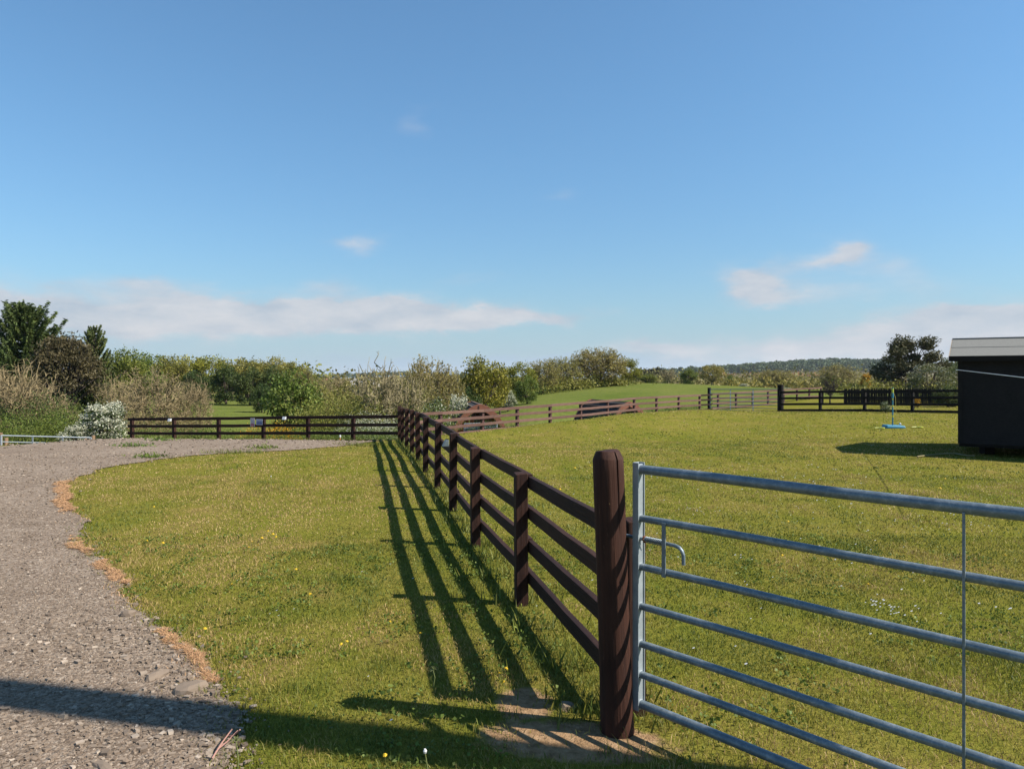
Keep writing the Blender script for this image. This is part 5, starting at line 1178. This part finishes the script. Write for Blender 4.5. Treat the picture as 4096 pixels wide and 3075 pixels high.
farwood(cells, 'woodland', 'thin line of far trees on the horizon in the middle', 72, L_['far'], 10)
cells = [((px + rw.uniform(-1, 1) - 512) / F * Y, Y) for Y in (255, 262) for px in np.arange(638, 664, 3)]
farwood(cells, 'woodland', 'dark clump of distant trees right of the field hedge', 73, L_['pined'], 5.5)

# two distant barns
def barn(px, Y, pyt, w, h, d, roofc, wallc, label, rz):
    p = PT(px, pyt, Y); e = empty('barn', (p.x, p.y, p.z - h), label, 'barn', rz=rz)
    mb = MB(); mb.box((0, 0, h * .3 - .5), (w, d, h * .6 + 1)); mb.build('wall', plain('barn wall', wallc, .8), e, world=False)
    for s in (-1, 1):
        mb = MB(); P = [Vector((-w / 2 - .4, s * (d / 2 + .4), h * .56)), Vector((w / 2 + .4, s * (d / 2 + .4), h * .56)), Vector((w / 2 + .4, 0, h)), Vector((-w / 2 - .4, 0, h))]; slab(mb, P, .12, Vector((0, 0, -1))); mb.build('roof', plain('barn roof', roofc, .7), e, world=False)
    mb = MB()
    for a in (-w / 2, w / 2): mb.poly([(a, -d / 2, h * .55), (a, d / 2, h * .55), (a, 0, h - .1), (a * .98, -d / 2, h * .55), (a * .98, d / 2, h * .55), (a * .98, 0, h - .1)], [(0, 1, 2), (5, 4, 3), (0, 3, 4, 1), (1, 4, 5, 2), (2, 5, 3, 0)])
    mb.build('gable', plain('barn gable', wallc, .8), e, world=False)
barn(366, 150, 378.2, 5.0, 3.6, 5, (.42, .40, .38), (.62, .60, .56), 'distant barn with a pale grey roof left of the twisted bare tree', R(-12))
barn(315, 150, 378.2, 6, 3.2, 4, (.33, .12, .07), (.30, .16, .10), 'distant low building with a red roof at the end of the left woods', R(8))

# ------------------------------------------------------------------ flowers, stalks, litter
def onl(px, py, z=0):
    Y = EYE * F / (py - HY)
    for _ in range(4): Y = (EYE - zg((px - 512) / F * Y, Y)) * F / (py - HY)
    return (px - 512) / F * Y, Y
YEL = plain('dandelion yellow', (.80, .52, .01), .7, 0, .1); DW = plain('daisy white', (.78, .78, .76), .7, 0, .05); STK = plain('pale green stalk', (.22, .25, .08), .6, 0, .15)
mb = MB()
for q in range(3):
    n = 14; r_ = (.017, .013, .007)[q]; z = .003 + .004 * q; mb.poly([(0, 0, z + .004)] + [(r_ * (1 if k % 2 else .75) * math.cos(2 * math.pi * k / n), r_ * (1 if k % 2 else .75) * math.sin(2 * math.pi * k / n), z) for k in range(n)], [(0, k + 1, (k + 1) % n + 1) for k in range(n)])
dme = mb.mesh('flower_head'); dme.materials.append(YEL)
mb = MB(); mb.tube([(0, 0, -.05), (0, 0, .004)], .0016, 5); sme = mb.mesh('stalk'); sme.materials.append(STK)
dl = [(154, 510), (163, 547), (147, 545), (83, 514), (315, 513), (268, 535), (273, 538), (262, 542), (252, 546), (258, 550), (249, 552), (276, 541), (296, 574), (506, 676), (493, 693), (499, 681), (503, 690), (341, 651), (347, 648), (390, 628),
      (529, 480), (701, 487), (782, 560), (788, 525), (833, 500), (645, 470), (655, 473), (668, 480), (560, 492), (575, 470), (590, 468), (600, 472), (738, 466), (713, 474), (945, 481), (940, 491), (1005, 560), (420, 640), (232, 590), (310, 600), (385, 765), (205, 635), (868, 590), (760, 640)]
for i, (px, py) in enumerate(dl):
    x, y = onl(px, py); e = empty('dandelion', (x, y, zg(x, y) + .045), 'small yellow dandelion flower open on the mown lawn', 'flower', 'yellow dandelions dotted over the lawn', i * 1.1)
    e.rotation_euler.x = .4; sc = rs.uniform(.7, 1.0) * (.8 if y < 5 else 1.0 if y < 9 else 1.4); e.scale = (sc,) * 3
    for nm, me in (('flower_head', dme), ('stalk', sme)): o = bpy.data.objects.new(nm, me); COL.objects.link(o); o.parent = e
# daisies: loose drifts, far too many to count
r = np.random.default_rng(88); P = []
for px, py, n, sp in [(180, 490, 40, .25), (205, 497, 30, .3), (230, 455, 60, .3), (700, 512, 25, .12), (892, 612, 60, .10), (742, 560, 10, .1), (660, 545, 14, .2), (620, 560, 12, .2), (800, 480, 60, .9), (650, 470, 80, .8), (745, 585, 12, .15), (1010, 615, 6, .05), (700, 660, 14, .3),
                      (790, 660, 18, .5), (860, 560, 20, .4), (940, 620, 16, .4), (284, 618, 5, .05), (600, 500, 60, .7), (780, 430, 60, 1.2), (870, 445, 60, 1.0), (430, 700, 6, .2), (330, 560, 16, .5), (155, 530, 20, .4), (835, 520, 30, .5), (960, 520, 30, .4), (570, 600, 10, .2)]:
    x, y = onl(px, py); P.append(np.stack([r.normal(x, sp, n), r.normal(y, sp * 1.2, n)], -1))
P = np.concatenate(P); k = on_lawn(P[:, 0], P[:, 1], -.1); P = P[k]; P = P[r.random(len(P)) < .5]; n = len(P); a = np.linspace(0, 2 * np.pi, 9)[:-1]; rad = r.uniform(.005, .009, n) * np.where(P[:, 1] > 9, 1.5, 1.0)
ring = np.stack([np.cos(a), np.sin(a), 0 * a], -1); V = np.concatenate([P, (ZG(P[:, 0], P[:, 1]) + r.uniform(.025, .05, n))[:, None]], 1)[:, None] + ring[None] * rad[:, None, None]
V[:, :, 2] += (V[:, :, 0] - P[:, None, 0]) * .4
tag(link('daisies', mesh_np('daisies', V.reshape(-1, 3), np.arange(n * 8), np.full(n, 8)), DW), 'drifts of tiny white daisies in the lawn', kind='stuff')
def stalk(px, py, hgt, lab, head):
    x, y = onl(px, py); e = empty('seed_stalk', (x, y, zg(x, y)), lab, 'plant'); mb = MB(); mb.tube([(0, 0, 0), (.01, 0, hgt * .6), (0, 0, hgt)], [.0028, .0022, .002], 7); mb.build('stem', STK, e, world=False)
    mb = MB()
    if head == 'tuft':
        for k in range(22): a = k * 2.4; el = rs.uniform(-.2, 1.4); mb.tube([(0, 0, hgt), (.02 * math.cos(a) * math.cos(el), .02 * math.sin(a) * math.cos(el), hgt + .02 * math.sin(el))], [.0014, .0006], 4)
    else: mb.tube([(0, 0, hgt - .004), (0, 0, hgt + .004), (0, 0, hgt + .012)], [.006, .008, .004], 10)
    mb.build('seed_head', DW if head != 'tuft' else STK, e, world=False)
stalk(425, 790, .155, 'single bare dandelion stalk with white button head at the bottom edge', 'button')
stalk(433, 688, .10, 'green dandelion stalk with spiky head in the first rail shadow', 'tuft')
stalk(271, 487, .16, 'thin pale grass stalk standing in the far part of the left lawn', 'button')
stalk(236, 790, .20, 'thin stalk at the bottom edge left of the bare soil', 'tuft')
TW = plain('reddish cut stem', (.42, .22, .17), .8, 0, .2)
for i, (a, b_, lab) in enumerate((((212, 765), (232, 742), 'pinkish cut twig leaning up from the yard edge'), ((216, 757), (238, 748), 'short pale twig lying at the yard edge'), ((226, 742), (240, 752), 'thick reddish twig crossing the others at the yard edge'))):
    (x0, y0), (x1, y1) = onl(*a), onl(*b_); mb = MB(); mb.tube([(x0, y0, .03), ((x0 + x1) / 2, (y0 + y1) / 2, .05), (x1, y1, .06 + .02 * i)], [.004, .0035, .003], 7); tag(mb.build('twig', TW), lab, 'twig', 'cut twigs at the yard edge')
# weed tufts on the yard
for i, (px, py, s, lab) in enumerate(((161, 440.5, .20, 'small green weed on the far gravel below the second fence post'), (132, 446.5, .24, 'low green weed on the gravel further left than the others'), (150, 457.6, .2, 'green weed on the gravel close to the lawn curve'), (262, 448.5, .2, 'yellow flowered weed at the far tip of the lawn'))):
    x, y = onl(px, py); r = np.random.default_rng(90 + i); C_ = np.stack([r.normal(x, s, 160), r.normal(y, s * .6, 160), zg(x, y) + .02 + np.abs(r.normal(0, .04, 160))], -1); n = 160
    col = np.stack([r.random(n), r.random(n), np.zeros(n), np.ones(n)], -1); tag(link('weed', leafmesh('weed', leaves(C_, .035, r, .4), np.repeat(col, 4, 0)), L_['weed']), lab, kind='stuff')
# broad leaved clover and plantain rosettes close by
r = np.random.default_rng(95); n = 9000; y = rng.uniform(2.3, 7.5, n); x = rng.uniform(-5, 5.2, n); k = inside_frustum(x, y, .3) & on_lawn(x, y, -.02) & (vnoise(x, y, .4, 3) * .6 + vnoise(x, y, .12, 33) * .4 > .56) & (soil_mask(x, y) < -.4); x, y = x[k], y[k]
C_ = np.repeat(np.stack([x, y, ZG(x, y) + .03], -1), 5, 0); C_ += r.normal(0, [.02, .02, .006], C_.shape); n = len(C_)
tag(link('clover', leafmesh('clover', leaves(C_, .0095, r, .8, np.tile([[0, 0, .0]], (n, 1)), 1.0), np.repeat(np.stack([r.random(n) * .6, r.random(n), np.zeros(n), np.ones(n)], -1), 4, 0)), L_['weed']), 'clover leaves mixed into the near lawn', kind='stuff')

# ------------------------------------------------------------------ thin air haze
mb = MB(); mb.box((0, 2400, 25), (15000, 15000, 130)); hm = bpy.data.materials.new('haze'); hm.use_nodes = True; t = hm.node_tree; t.nodes.clear()
pv = t.nodes.new('ShaderNodeVolumePrincipled'); pv.inputs['Color'].default_value = (.86, .92, 1, 1); pv.inputs['Density'].default_value = 0.00009; pv.inputs['Anisotropy'].default_value = .2
ou = t.nodes.new('ShaderNodeOutputMaterial'); t.links.new(pv.outputs[0], ou.inputs['Volume']); tag(mb.build('haze', hm), 'thin bluish summer haze in the air', kind='stuff')
